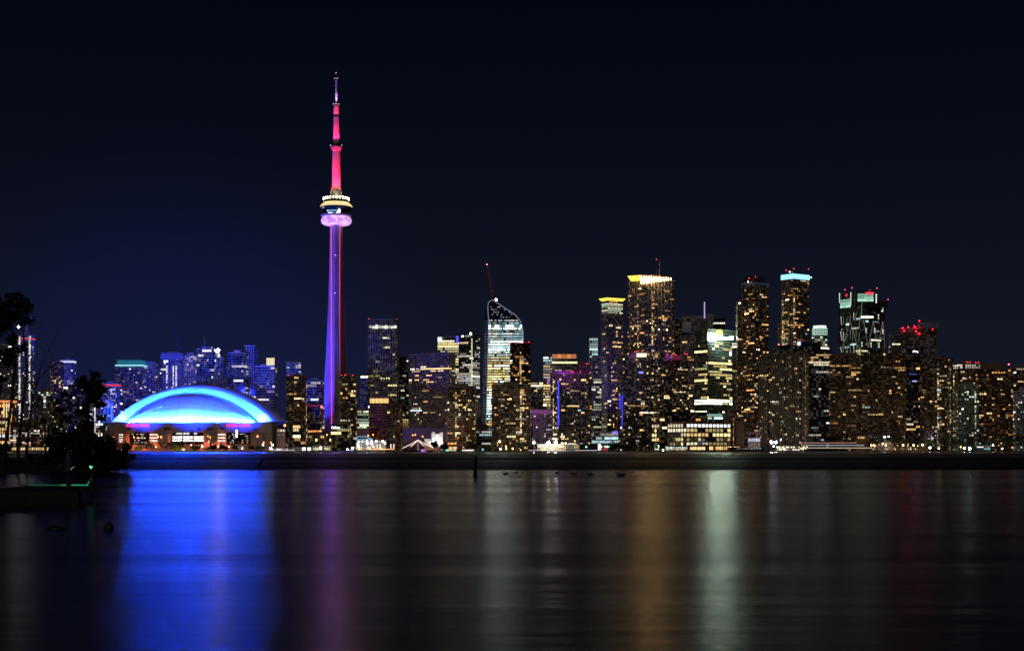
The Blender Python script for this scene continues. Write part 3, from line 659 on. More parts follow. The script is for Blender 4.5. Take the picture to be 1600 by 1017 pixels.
text(r, 'Radisson', 518.5, 531, 666, 669.3, 1990, emit_mat('sign_blue_white', (.5, .68, 1), 7), -.6, bold=.2)
B('condo_tower', 'brown condo tower overlapping the observation tower shaft', 531, 556, 588, 2050, 'condo', lit=.2, pal='warm', run=.45, beacons=((533, 586), (539, 585.5), (551, 586), (554.5, 587)))

# tall slab and neighbours right of the tower
r, p, H = B('office_tower', 'slender tower topped with a bright cream crown box', 563, 577, 592, 2380, 'office', wall=CONC, lit=.15, pal='yellow', pent=False)
crown(r, p, H, .5, 4.8, emit_mat('cream_box', (1, .92, .6), 2.0), -.4)
B('office_block', 'low office with green yellow lit floors', 556, 576, 641, 2200, 'office', lit=.75, pal='green', full=.3, inten=.8)
r, p, H = B('office_tower', 'tall violet grey tower with a white crown strip and two red corner beacons', 575, 621, 500, 2260, 'grid', wall=LAV, lit=.10, pal='yellow', run=.5, yb=None, bay=3.4, fh=3.6, beacons=((576, 498), (620, 498.5)), pent=False, zones=((.93, 1, 0),), depth=30)
for k in range(9): panel(r, 577 + k * 4.8, 581.2 + k * 4.8, 508 + rr.uniform(0, 1.5), 512.5 + rr.uniform(0, 1), 2260, 'crown_light', emit_mat('crown_white_%d' % (k % 3), (.9, .95, .75), (.5, .9, 1.5)[k % 3]))
r, p, H = B('office_block', 'banded podium block with a golden lit top floor', 577, 608, 621, 2160, 'office', wall=RUST, lit=.1, pal='amber', band=(1.9, .4))
for k in range(9): panel(r, 578 + k * 3.3, 580.8 + k * 3.3, 622.5, 629.5, 2160, 'crown_window', emit_mat('gold_floor_%d' % (k % 2), (1, .68, .22), (.9, 1.3)[k % 2]))
B('apartment_block', 'plain brown slab tower with orange windows near the quay', 604, 628, 632, 2010, 'condo', lit=.10, pal='amber', pier=(1.4, .6, 2), side='R', sf=.3)
B('office_tower', 'grey banded tower with yellow lit lower floors left of the wide slab', 620, 638, 562, 2320, 'office', wall=CONC, lit=.4, pal='green', zones=((.0, .35, .85, .3, 'yellow'), (.7, 1, .25)), inten=.7)
r, p, H = B('office_tower', 'wide dark slab tower with mauve lit bands and plain top', 637, 711, 553, 2200, 'office', wall=PURP, lit=.16, pal='warm', run=.5, fh=3.3, bay=2.4, zones=((.89, 1, 0), (.82, .87, .4, .6)), side='R', sf=.12, ang=25, dimg=.5)
r, p, H = B('office_tower', 'yellow lit office tower with a blue glowing spine', 684, 729, 527, 2400, 'office', wall=CONC, lit=.8, pal='yellow', full=.4, bay=3.2, inten=.9)
panel(r, 684, 690.5, 527, 534, 2400, 'white_sign_box', emit_mat('white_blue_box', (.7, .8, 1), 1.6)); panel(r, 713, 719, 525, 535, 2400, 'blue_fin', BLU, y=-3); panel(r, 719.2, 727.5, 523, 535, 2400, 'blue_fin', emit_mat('dim_blue_fin', (.05, .07, .9), .8), y=-2); vstrip(r, 718, 535, 600, 2400, emit_mat('blue_spine', (.2, .22, 1), 1.3), .9, y=-3)
r, p, H = B('office_tower', 'grey glass tower with a vertical line of lights and a roof lamp', 716, 749, 523, 2360, 'glass', lit=.55, pal='white', side='R', sf=.4, zones=((.55, .68, .9, .6), (.75, 1, .25)), inten=.6)
for k in range(34): panel(r, 736.6, 738.2, 529 + k * 3.1, 530.8 + k * 3.1, 2360, 'corner_light', emit_mat('corner_light', (1, .95, .6), 1.3), y=-1)
b = MB(); b.ball((0, 0, 0), 1.6); b.build('roof_lamp', emit_mat('warm_roof_lamp', (1, .82, .5), 20), r, loc=(wx(735.5, 2360) - r.location.x, -1, wz(521.5, 2360) - GZ))

# curved glass tower with crane
LD = 2240.0
lt = thing('office_tower', 'curved white lit glass tower with a sloping rounded top', 'building', (wx(785, LD), LD, GZ))
def lz(py): return wz(py, LD) - GZ
def lx(px): return wx(px, LD) - lt.location.x
out_l = [(704, 752.5), (660, 753.5), (600, 754.5), (540, 756), (500, 757.5), (482, 758.5), (474, 760.5), (470, 764), (468.4, 768)]
out_r = [(468.4, 768), (469.2, 771), (474, 778.5), (482, 790), (492, 805), (500, 812), (508, 815.5), (520, 817.4), (540, 817.6), (580, 816), (640, 811), (704, 806)]
def itp(tab, y, key=0):
    tab = sorted(tab)
    for (a, b), (c, e) in zip(tab, tab[1:]):
        if a <= y <= c: return b + (e - b) * (y - a) / (c - a)
    return tab[0][1] if y < tab[0][0] else tab[-1][1]
ys = [704, 680, 640, 600, 560, 530, 515, 508, 502, 496, 490, 485, 480, 476, 473, 471, 469.6, 468.6]
def lsec(py, g=0.0):
    l, r_ = lx(itp(out_l, py)), lx(itp(out_r, py)); k = l + (r_ - l) * .11
    return [(l, 9), (k, -g), (r_, 2 - g), (r_, 34), (l, 34)]
m = MB(); m.quadgrid([[(x, y, lz(py)) for x, y in lsec(py)] for py in ys], 0, True); m.build('glazing', TEALG, lt)
rim = [(lx(itp(out_l, py)) + (lx(itp(out_r, py)) - lx(itp(out_l, py))) * .11, -.4, lz(py)) for py in (704, 640, 580, 530, 500, 485, 478, 472)] + [(lx(x), -.2, lz(py)) for py, x in ((469.3, 768), (469.2, 771), (474, 778.5), (482, 790), (492, 805), (500, 812), (508, 815.5), (520, 817.4), (540, 817.6), (580, 816), (640, 811), (704, 806))]
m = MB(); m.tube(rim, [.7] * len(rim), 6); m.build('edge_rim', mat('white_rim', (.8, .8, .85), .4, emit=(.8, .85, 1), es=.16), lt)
bands = MB(); wl_ = MB(); rr = random.Random(21); py = 702.0
while py > 500:
    f0, f1 = py, py - 4.15; sec = lsec(py, .5); zc = lz(py)
    q0 = lsec((f0 + f1) / 2); bands.prism([(x * 1.004, y - .35) for x, y in q0], zc - .75, zc + .75)
    l, k, r_ = q0[0][0], q0[1][0], q0[2][0]; nb = 16; fi = rr.lognormvariate(0, .45)
    v = (704 - py) / 200
    if py < 508: fi *= .35
    if 508 <= py < 519: fi *= 6
    if 519 <= py < 532: fi *= .7
    white = py < 560 or 618 < py < 660
    if 532 <= py < 552: fi *= 3
    if 622 < py < 652: fi *= 3
    run_c = pick(rr, 'cool' if white else 'yellow'); zl, zh = zc + .9, lz(f1) - .8
    for i in range(nb):
        xa = k + (r_ - k) * (i + .06) / nb; xb = k + (r_ - k) * (i + .94) / nb; ya = 2 * (i + .06) / nb - .06; yb_ = 2 * (i + .94) / nb - .06
        if rr.random() < .25: run_c = pick(rr, 'cool' if white else ('yellow' if rr.random() < .7 else 'white'))
        on = rr.random() < (.93 if py > 520 else .7); s_ = fi * rr.uniform(.55, 1.5) * (1.0 if on else .06)
        if py > 530 and i > 11 and rr.random() < .3: s_ *= .3
        wl_.face([(xa, ya, zl), (xb, yb_, zl), (xb, yb_, zh), (xa, ya, zh)], 0, tuple(c * s_ for c in run_c))
    for i in range(3):                                  # the narrow dim side face
        xa = l + (k - l) * (i + .1) / 3; xb = l + (k - l) * (i + .9) / 3; ya = 9 * (1 - (i + .1) / 3) - .1; yb_ = 9 * (1 - (i + .9) / 3) - .1
        s_ = rr.uniform(.03, .1) if py > 520 else .03
        wl_.face([(xa, ya, zl), (xb, yb_, zl), (xb, yb_, zh), (xa, ya, zh)], 0, (s_ * .7, s_ * .85, s_ * 1.2))
    py -= 4.15
bands.build('floor_band', mat('band_metal', (.12, .15, .16), .4), lt, kind='stuff'); wl_.build('lit_window', GLOW, lt, kind='stuff')
m = MB()
for py in (497, 493, 489, 485, 481):
    l, k, r_ = lsec(py)[0][0], lsec(py)[1][0], lsec(py)[2][0]; m.prism([(k, -.3), (r_ - 1, 1.5), (r_ - 1, 3), (k, 2)], lz(py) - .4, lz(py) + .4)
    for j in range(5):
        x = rr.uniform(k + 2, r_ - 4); s_ = rr.uniform(.1, .5); m.face([(x, -.4 + 2 * (x - k) / (r_ - k) - .1, lz(py) + .6), (x + 1.6, -.4 + 2 * (x - k) / (r_ - k) - .1, lz(py) + .6), (x + 1.6, -.5 + 2 * (x - k) / (r_ - k), lz(py) + 2), (x, -.5 + 2 * (x - k) / (r_ - k), lz(py) + 2)], 1, (s_, s_ * .95, s_ * .9))
m.build('roof_frame', [DARK, GLOW], lt, kind='stuff')
crane('raised red crane jib above the curved glass tower', ((771.5, 474), (770.5, 466), (760.5, 412), (774, 466)), LD, CRR, (775.5, 467.3, 1.5, emit_mat('jib_foot_lamp', (.92, .98, 1), 60)), r=1.25)
cr = [o for o in bpy.data.objects if o.name.startswith('tower_crane')][-1]
b = MB(); b.ball((0, 0, 0), .7); b.build('jib_tip_lamp', emit_mat('red_white_lamp', (1, .25, .22), 8), cr, loc=(wx(760.4, LD) - cr.location.x, 0, wz(411.6, LD) - cr.location.z))
r, p, H = B('condo_tower', 'dark tower with a red lit roof edge right of the curved tower', 797, 829, 536, 2170, 'condo', wall=BLK, glass=GLASS, lit=.22, pal='amber', bay=3.6, side='L', sf=.12, zones=((.9, 1, 0),), pent=False)
crown(r, p, H, -.2, .7, emit_mat('red_edge', (1, .02, .04), .45), .5, 'roof_edge_light')
for bx, by in ((799.5, 534.5), (802, 535), (815, 535.5), (826, 534)): beacon(r, bx, by, 2170)
B('apartment_block', 'front brown flats with pale mullions left of the curved tower foot', 699, 743, 605, 2000, 'piers', wall=TAN, lit=.22, pal='warm', pier=(.6, .8, 4), bay=2.7, zones=((.97, 1, .02),))
B('apartment_block', 'front brown flats with pale mullions right of the curved tower foot', 769, 829, 601, 2010, 'piers', wall=TAN, lit=.17, pal='warm', pier=(.6, .8, 4), bay=2.7, zones=((.95, 1, .02),))
B('office_block', 'beige blank end wall in the gap below the grey glass tower', 741, 752, 632, 2090, 'grid', wall=PALE, lit=.03, pier=(2.6, .4, 1))
B('office_block', 'teal lit low office under the curved tower', 742, 770, 668, 2060, 'office', lit=.45, pal='cool', inten=.6)

# middle cluster
B('office_tower', 'low office with a yellow top floor beyond the red edged tower', 826, 851, 597, 2300, 'office', lit=.35, pal='yellow', zones=((.93, 1, .9, 1),))
r, p, H = B('office_block', 'low pink washed block between brown flats and the blue strip condo', 817, 863, 641, 2040, 'grid', wall=PURP, lit=.28, pal='pink', side='L', sf=.3, pent=False)
crown(r, p, H, -4.5, .8, emit_mat('pink_wash', (.36, .10, .36), .4), .6)
spot('facade_wash', (wx(835, 2030), 2015, 60), (wx(840, 2045), 2060, 20), 15000, (.8, .3, .7), 120)
r, p, H = B('office_tower', 'office tower with an orange crown over a yellow lit floor', 861.5, 902, 560, 2240, 'office', wall=CONC, lit=.1, pal='yellow', zones=((.93, .97, .95, 1, 'yellow', 1.2), (.8, .92, .12), (0, .6, .3)), pent=False)
for k in range(5): panel(r, 863 + k * 7.6, 870 + k * 7.6, 553.5, 560, 2240, 'crown_panel', emit_mat('orange_crown_%d' % (k % 2), (1, .36, .13), (.45, .7)[k % 2]), y=0)
panel(r, 861.5, 902, 552.4, 553.4, 2240, 'crown_roof', BRICK, y=-.5, t=4)
B('office_tower', 'narrow wing with full white lit floors joined to the orange crown', 849, 862.5, 557, 2230, 'office', wall=CONC, lit=.92, pal='yellow', full=.8, zones=((0, .3, .9, .8, 'cool', 1.3), (.9, 1, .9, 1, 'cool')), pent=False)
r, p, H = B('condo_tower', 'dark condo with a purple lit roof and a vertical blue light strip', 861, 926, 584, 2060, 'balcony', wall=CONC, lit=.15, pal='warm', side='L', sf=.2, ang=30, pent=False)
m = MB(); m.prism([(x * .9 - 2, y * .9 + 2) for x, y in p], H, H + 4.5, poly2=[(x * .6 - 8, y * .6 + 2) for x, y in p]); m.build('roof_cap', mat('violet_lit_roof', (.30, .12, .34), .7), r)  # violet light on the roof put partly into its base colour
spot('roof_wash', (wx(874, 2050), 2030, wz(570, 2050)), (wx(884, 2060), 2070, wz(582, 2060)), 60000, (.6, .1, .9), 80)
for px, y0, y1, s_ in ((872, 594, 668, .7), (873.5, 600, 664, .4)): vstrip(r, px, y0, y1, 2060, emit_mat('blue_strip', (.06, .06, 1), 1.3), s_, y=-1)
for bx, by in ((880, 584), (893, 581), (895.5, 580.5), (907, 581), (922, 582)): beacon(r, bx, by, 2060, r=.6)
r, p, H = B('office_block', 'small dark block with a red beacon behind the purple lit roof', 902, 923, 571, 2180, 'grid', wall=RUST, lit=.06, beacons=((917.5, 568),))
r, p, H = B('office_tower', 'slim glass tower with cool blue white lit top', 921.5, 934, 528, 2420, 'office', wall=CONC, lit=.85, pal='cool', full=.5, zones=((0, .7, .6, .3, 'yellow'),), pent=False)
B('office_tower', 'office tower with green yellow floors behind the flared roof tower', 921, 946, 560, 2300, 'office', wall=CONC, lit=.55, pal='green', run=.7, inten=.75)
def flared(r, p, H, hh, out, m_, under):
    m = MB(); m.prism(offset(p, .2), H + .6, H + hh, poly2=offset(p, out)); m.build('flared_crown', under, r)
    m = MB(); m.prism(offset(p, out + .3), H + hh + .02, H + hh + 1.0); m.build('roof_plate', DARK, r)
r, p, H = B('condo_tower', 'tall condo tower with a flared glowing yellow roof', 941, 974, 470, 2190, 'balcony', wall=LAV, glass=GLASSB, lit=.2, pal='amber', run=.5, side='L', sf=.25, ang=30, zones=((.91, .985, .9, 1, 'green', .55), (.5, .9, .17)), pent=False, single=8)
flared(r, p, H, 4.2, 3.4, None, emit_mat('flare_yellow', (1, .66, .07), 1.7))
spot('facade_wash', (wx(935, 2120), 2110, 60), (wx(945, 2190), 2200, 110), 220000, (.16, .10, 1), 70)
r, p, H = B('condo_tower', 'tall wide tower with a glowing slatted crown and rounded glass corner', 983.5, 1057, 436, 2280, 'piers', wall=LAV, glass=GLASS, lit=.24, pal='amber', side='L', sf=.32, ang=30, depth=None, pier=(.9, .7, 2), run=.4, zones=((.8, 1, .035), (.55, .8, .22)), pent=False, single=8)
CRF = emit_mat('crown_slat', (1, .60, .20), 30)
for k in range(13):
    u = k / 12; panel(r, 1001.5 + u * 46, 1002.9 + u * 46 - .4 * u, 431 + u * 3.2, 443.5 - u * 5.5, 2280, 'crown_slat', CRF, y=-1.2)
m = MB(); m.prism(offset([p[0], p[1], p[2], p[3]], 1.0), H + 6.2, H + 7.4, 0); m.build('roof_plate', DARK, r)
m = MB(); m.prism([(wx(a, 2280) - r.location.x, b_) for a, b_ in ((986, 12), (1003, -1), (1003, 14), (988, 22))], H - 1, H + 5.6, poly2=[(wx(a, 2280) - r.location.x, b_) for a, b_ in ((981, 8), (1003, -3), (1003, 14), (984, 22))]); m.build('flared_crown', emit_mat('flare_gold', (1, .60, .07), 2.0), r)
for px, yt_ in ((1026, 404), (1031.5, 405)):
    a = MB(); xx = wx(px, 2280) - r.location.x; a.tube([(xx, 12, H), (xx, 12, wz(yt_, 2280) - GZ)], [.55, .3], 5); a.build('antenna', DARK if px < 1030 else CONC, r)
for bx, by in ((983.5, 432.5), (999.5, 429.5), (1018, 430), (1027, 431.5), (1026, 405)): beacon(r, bx, by, 2280, r=.6)
r, p, H = B('condo_tower', 'dark banded condo with a violet flank and a white lit roof box', 966, 1024, 556, 2050, 'balcony', wall=CONC, lit=.15, pal='warm', side='L', sf=.17, ang=32, pent=False, zones=((.92, 1, .04),))
panel(r, 995, 1010, 551, 557.5, 2050, 'lit_roof_box', emit_mat('cream_roof_box', (1, .88, .7), 1.3), y=4, t=6); panel(r, 983, 1024, 550.5, 552, 2050, 'roof_plate', CONC, y=3, t=14)
panel(r, 985.5, 991, 552, 560, 2050, 'purple_washed_panel', MAG, y=1)
for px, y0, y1, s_ in ((972, 618, 672, .55), (968.5, 616, 640, .8)): vstrip(r, px, y0, y1, 2050, emit_mat('blue_strip', (.06, .06, 1), 1.3), s_, y=-.6)
spot('facade_wash', (wx(958, 2020), 1990, 20), (wx(972, 2055), 2060, 95), 80000, (.16, .10, 1), 60)
panel(r, 998, 1005, 580.5, 583.5, 2050, 'blue_lit_window', emit_mat('blue_window', (.25, .25, 1), 1.5)); 
for bx, by in ((991.5, 549.5), (994, 549), (1003, 549.3), (1020, 549.5), (980, 557)): beacon(r, bx, by, 2050, r=.6)
r, p, H = B('condo_tower', 'dark banded condo with a maroon lit roof box left of the old stone office', 1023, 1078, 561, 2070, 'balcony', wall=CONC, lit=.15, pal='warm', side='L', sf=.14, ang=32, zones=((.94, 1, .03),), pent=False)
panel(r, 1040, 1048, 554, 562, 2070, 'roof_box', MAG, y=2, t=5); panel(r, 1050, 1064, 555, 562, 2070, 'roof_box', emit_mat('maroon_wash', (.4, .03, .1), .3), y=2, t=5)  # both box tints are light washes put into emission
for bx, by in ((1043, 553), (1056, 554), (1070, 552.5), (1074, 553)): beacon(r, bx, by, 2070, r=.6)
B('office_tower', 'narrow tower glimpsed between the flared roof tower and the slatted crown', 972, 985, 545, 2400, 'office', lit=.3, pal='amber')

# financial towers
B('office_tower', 'broad dark office tower with a flat top behind the lit sign', 1056, 1112, 498, 2420, 'office', wall=CONC, glass=BLK, lit=.08, pal='warm', zones=((.8, 1, .02), (0, .5, .35)))
r, p, H = B('office_tower', 'stepped beige stone tower with blank upper blocks', 1062, 1094, 520, 2330, 'office', wall=PALE, lit=.25, pal='amber', zones=((.85, 1, .05),), pent=False, side='R', sf=.3)
panel(r, 1066, 1080, 503, 519, 2330, 'stone_block', PALE, y=8, t=8); panel(r, 1084, 1092, 508, 522, 2330, 'stone_block', TAN, y=12, t=8)
r, p, H = B('office_tower', 'slender beige block with a lilac lit mast on top', 1104, 1117, 494, 2400, 'grid', wall=PALE, lit=.02, pier=(2, .4, 1), dimg=.02)
a = MB(); xx = wx(1101.5, 2400) - r.location.x; a.tube([(xx, 6, wz(498, 2400) - GZ), (xx, 6, wz(471, 2400) - GZ)], [1.0, .8], 6); a.build('lit_mast', emit_mat('lilac_mast', (.62, .42, .85), .9), r)
for px, y0, y1 in ((1101.5, 497, 498.5),): panel(r, 1097, 1106, y0, y1, 2400, 'mast_plinth', PALE, y=8, t=5)
B('office_tower', 'dark tower with one long white lit strip near its top', 1116, 1133, 499, 2380, 'office', wall=BLK, lit=.0, zones=((.955, .985, 1, 1, 'cool', 1.3),), pent=False, dimg=0)
r, p, H = B('office_tower', 'glass office tower with a glowing white name sign and round yellow logo', 1088, 1166, 515, 2180, 'office', wall=mat('green_grey_panel', (.16, .18, .16), .5), glass=TEALG, lit=.42, pal='yellow', run=.85, side='L', sf=.22, ang=38, zones=((.90, 1, 0), (.30, .345, .97, 1, 'green', 7), (.385, .43, .97, 1, 'green', 7.5), (.80, .9, .38), (.6, .8, .45)), pent=False, fh=4.1, bay=2.6, single=8)
SW = emit_mat('white_sign_letters', (.72, 1, .82), 85)
text(r, 'Sun', 1109.3, 1117.3, 520.2, 526, 2180, SW, -.8, bold=.3); text(r, 'Life Financial', 1113.5, 1145, 525, 530.3, 2180, SW, -.8, bold=.3)
m = MB(); n = 20
ring = [[(rad * math.cos(2 * math.pi * k / n), y, rad * math.sin(2 * math.pi * k / n)) for k in range(n)] for rad, y in ((4.4, 0), (4.4, -.6), (3.1, -.6), (3.1, 0))]; m.quadgrid(ring, 0, True)
for k in range(9):
    a = 2 * math.pi * k / 9; m.prism([(2.8 * math.cos(a - .2), 0), (2.8 * math.cos(a + .2), -.01), (1.2 * math.cos(a), -.3)], 0, .1) if False else m.face([(2.9 * math.cos(a - .13), -.5, 2.9 * math.sin(a - .13)), (2.9 * math.cos(a + .13), -.5, 2.9 * math.sin(a + .13)), (1.3 * math.cos(a + .5), -.5, 1.3 * math.sin(a + .5)), (1.2 * math.cos(a + .2), -.5, 1.2 * math.sin(a + .2))], 0)
m.build('round_logo', emit_mat('yellow_logo', (1, .72, .05), 12), r, loc=(wx(1123.7, 2180) - r.location.x, -.4, wz(520.2, 2180) - GZ))
r, p, H = B('office_tower', 'lower glass office wing with a cream lit top floor joined to the sign tower', 1146, 1176, 534, 2150, 'office', wall=mat('green_grey_panel', (.16, .18, .16), .5), glass=TEALG, lit=.4, pal='yellow', run=.85, side='R', sf=.2, zones=((.955, .99, 1, 1, 'white', 1.5), (.9, .95, 0), (.7, .9, .25)), pent=False, fh=4.1)
panel(r, 1172, 1175.5, 545, 553, 2150, 'blue_screen', BLU2); beacon(r, 1169.5, 544, 2150, dy=-2); panel(r, 1139.5, 1143, 549, 556, 2150, 'blue_white_window', emit_mat('blue_white_window', (.55, .65, 1), 2.2))
r, p, H = B('condo_tower', 'tall brown condo tower with a dark cap and red beacons', 1163, 1204.5, 441, 2110, 'balcony', wall=TAN, glass=GLASSB, lit=.26, pal='amber', side='L', sf=.38, ang=40, run=.4, zones=((.96, 1, .02), (.6, .95, .22)), pent=False, depth=None, band=(.8, 1.0))
m = MB(); m.prism([(x * .93, y * .93 + 1.5) for x, y in p], H + .5, H + 8.5); m.build('roof_cap', BLK, r); band_on(r, p, H - 2.5, H - .6, 'crown_band', emit_mat('blue_grey_band', (.12, .2, .5), .12), .9)
for bx, by in ((1170.5, 434.5), (1181, 432.5)): beacon(r, bx, by, 2110, r=.62)
beacon(r, 1169.5, 440, 2110, WHITE, .7)
B('condo_tower', 'lower brown wing behind the tall tower with the dark cap', 1153, 1167, 472, 2150, 'balcony', wall=TAN, lit=.14, pal='amber', band=(.9, 1.0))
r, p, H = B('condo_tower', 'tall brown condo tower with a glowing pale cyan crown', 1225, 1268, 436, 2140, 'balcony', wall=TAN, glass=GLASSB, lit=.24, pal='amber', side='L', sf=.33, ang=36, run=.5, zones=((.9, 1, .3), (.6, .9, .2)), pent=False, band=(.8, 1.0))
m = MB(); m.prism(offset(p, .9), H + .6, H + 7.6); m.build('crown_light', CYAN, r); m = MB(); m.prism(offset(p, -1.5), H + 7.62, H + 12); m.build('roof_cap', BLK, r)
for bx, by in ((1229, 422), (1241, 419.5), (1264, 420)): beacon(r, bx, by, 2140, r=.62)
for bx, by in ((1234.5, 424.5), (1267.5, 433)): beacon(r, bx, by, 2140, WHITE, .6)
B('condo_tower', 'brown wing at the foot of the cyan crowned tower', 1219, 1228, 508, 2180, 'balcony', wall=TAN, lit=.2, pal='warm')
r, p, H = B('office_tower', 'round topped office tower with a green white crown', 1271, 1296, 525, 2300, 'office', wall=PALE, rnd=True, lit=.6, pal='green', full=.2, pent=False, zones=((.93, 1, .1),), pier=(.25, .2, 2))
m = MB(); m.prism([(x * .95, y * .95 + .6) for x, y in p], H + .5, H + 13); m.build('crown_drum', emit_mat('crown_drum', (.62, .95, .78), .55), r); m = MB(); m.prism([(x * .8, y * .8 + 3) for x, y in p], H + 13.02, H + 16.5); m.build('crown_cap', emit_mat('crown_cap', (.9, 1, .95), 1.6), r)
for k in range(2):
    for j in range(6): panel(r, 1274 + j * 3.4, 1275.6 + j * 3.4, 515 + k * 4.2, 516.8 + k * 4.2, 2300, 'dark_opening', DARK, y=.4 + abs(j - 2.5) * .9 - 1.0, t=.5)
m = MB(); m.prism(offset(p, 1.8), wz(545, 2300) - GZ, wz(542.6, 2300) - GZ); m.build('cream_ring', emit_mat('cream_ring', (1, .82, .6), 1.8), r)

# right cluster
r, p, H = B('office_tower', 'dark office block under construction with a blue lit screen', 1216, 1268, 541, 2090, 'glass', wall=BLK, lit=.03, pal='green', pent=False)
panel(r, 1246.7, 1250.8, 534, 542, 2090, 'blue_screen', BLU2, y=2); panel(r, 1253, 1283, 534, 560, 2090, 'dark_screen_wall', BLK, y=8, t=6)
for bx, by in ((1217.5, 538), (1257.5, 545.5)): beacon(r, bx, by, 2090, emit_mat('red_lamp_hot', (1, .04, .06), 16), .95)
crane('low crane arm with two red lamps above the dark office block', ((1236, 545), (1236, 537), (1269, 530), (1228, 538.5)), 2090, CRN, (1253, 533, .8, RED), r=.6)
B('apartment_block', 'brown ribbed flats left of the pale mullioned pair', 1187, 1222, 557, 2010, 'piers', wall=TAN, lit=.16, pal='warm', side='L', sf=.4, ang=40, pier=(1.0, .9, 1))
B('apartment_block', 'brown ribbed flats in front of the dark office under construction', 1219, 1246, 553, 2000, 'piers', wall=TAN, lit=.2, pal='warm', side='L', sf=.3, ang=40, pier=(1.0, .9, 1))
B('apartment_block', 'brown ribbed flats standing beside the black glass flats', 1243, 1267, 551, 1995, 'piers', wall=TAN, lit=.22, pal='warm', side='L', sf=.35, ang=40, pier=(1.0, .9, 1))
B('condo_tower', 'black glass flats with bright corner windows', 1263, 1299, 549, 2005, 'glass', wall=BLK, lit=.12, pal='white', zones=((.85, .97, .55, .2, 'warm', 1.2), (.3, .6, .06), (0, .3, .2)), fh=3.2, bay=3)
BK = emit_mat('white_brace_light', (.95, 1, .85), 1.0)
r, p, H = B('office_tower', 'black office tower with zigzag white lights and a green lit crown', 1318, 1391, 478, 2230, 'glass', wall=BLK, glass=BLK, lit=.06, pal='cool', side='L', sf=.36, ang=34, pent=False, bay=2.6, zones=((.60, .7, .25, .15, 'yellow'), (.0, .5, .10)), dimg=.15)
X = r.location.x
def fy(px): # facade depth at this px
    pl = sorted((q[0], q[1]) for q in p[:3]) if False else None
    xs = wx(px, 2230) - X; best = None
    for a_, b_ in zip(p, p[1:] + p[:1]):
        e = Vector(b_) - Vector(a_)
        if abs(e.x) > .1 and Vector((e.y, -e.x)).normalized().y < 0:
            t = (xs - a_[0]) / e.x
            if -.01 <= t <= 1.01: best = a_[1] + e.y * t
    return 0 if best is None else best
def bar(x0, y0, x1, y1, m_, w_=.3, name='brace_light'):
    s = MB(); s.tube([(wx(x0, 2230) - X, fy(x0) - .9, wz(y0, 2230) - GZ), (wx(x1, 2230) - X, fy(x1) - .9, wz(y1, 2230) - GZ)], [w_, w_ * .6], 5); return s.build(name, m_, r)
BK2 = emit_mat('dim_brace_light', (.85, 1, .8), .22)
for k in range(7):
    x = 1321 + k * 3.7; tp = 482 + rr.uniform(0, 14)
    for s_ in range(3): bar(x + rr.uniform(-.5, .5), tp + s_ * 24, x + rr.uniform(-1.5, 1.5), tp + s_ * 24 + rr.uniform(8, 20), (BK, BK2)[rr.random() < .6], .28)
for k in range(8):
    x = 1323 + k * 9; y0 = 500 if k % 2 else 542; y1 = 542 if k % 2 else 500
    bar(x, y0, min(1390, x + 9), y1, BK2, .3)
for cx_, cy_ in ((1371, 515), (1378, 493), (1386, 516), (1364, 538), (1379, 538), (1355, 516), (1363, 470), (1347, 538)): bar(cx_ - 1, cy_ - 4, cx_ + 1, cy_ + 4, BK, .32); bar(cx_ + 1, cy_ - 4, cx_ - 1, cy_ + 4, BK, .26)
panel(r, 1345, 1364.5, 494, 497, 2230, 'lit_floor', emit_mat('cream_floor', (1, .93, .75), 2.2), y=-.4); bar(1345, 497, 1347.5, 470, BK2, .5)
m = MB(); q = [(wx(a, 2230) - X, fy(a) + o) for a, o in ((1319.5, .2), (1333, .2), (1333, 14), (1325, 18))]; m.prism(q, H - 1, wz(456, 2230) - GZ); m.build('crown_block', BLK, r)
m = MB(); q = [(wx(a, 2230) - X, fy(1344.3) + o) for a, o in ((1337, 4), (1366, 2), (1366, 18), (1337, 18))]; m.prism(q, H - 1, wz(453.5, 2230) - GZ); m.build('crown_block', BLK, r)
GC = emit_mat('green_crown', (.45, .95, .68), .75)
for j in range(3):
    for i in range(4):
        s_ = (.5, .75, 1.0)[j] * rr.uniform(.8, 1.2); mm = emit_mat('green_crown_%d' % int(s_ * 5), (.5, .95, .7), s_ * .8)
        a0 = 1320.5 + i * 3.1; y_ = 465 + j * 4.6; s = MB(); s.face([(wx(a0, 2230) - X, fy(a0) - .5, wz(y_ + 4.2, 2230) - GZ), (wx(a0 + 2.8, 2230) - X, fy(a0 + 2.8) - .5, wz(y_ + 4.2, 2230) - GZ), (wx(a0 + 2.8, 2230) - X, fy(a0 + 2.8) - .5, wz(y_, 2230) - GZ), (wx(a0, 2230) - X, fy(a0) - .5, wz(y_, 2230) - GZ)]); s.build('crown_window', mm, r)
    for i in range(5):
        s_ = (.45, .6, 1.0)[j] * rr.uniform(.8, 1.2); mm = emit_mat('green_crown_%d' % int(s_ * 5), (.5, .95, .7), s_ * .8)
        a0 = 1340.5 + i * 5; y_ = 458.5 + j * 4.2; panel(r, a0, a0 + 4.6, y_, y_ + 3.8, 2230, 'crown_window', mm, y=fy(1344.3) + 1.8)
panel(r, 1353, 1365.5, 456.3, 459.6, 2230, 'red_crown_sign', emit_mat('red_crown_sign', (1, .03, .10), 1.6), y=fy(1344.3) + 1.2); panel(r, 1326, 1331, 457, 461, 2230, 'red_crown_sign', emit_mat('red_crown_sign2', (1, .05, .10), .7), y=fy(1328) - 1)
m = MB(); m.box(wx(1367, 2230) - X, wx(1373, 2230) - X, 6, 16, H - 1, wz(456, 2230) - GZ); m.build('crown_pier', BLK, r)
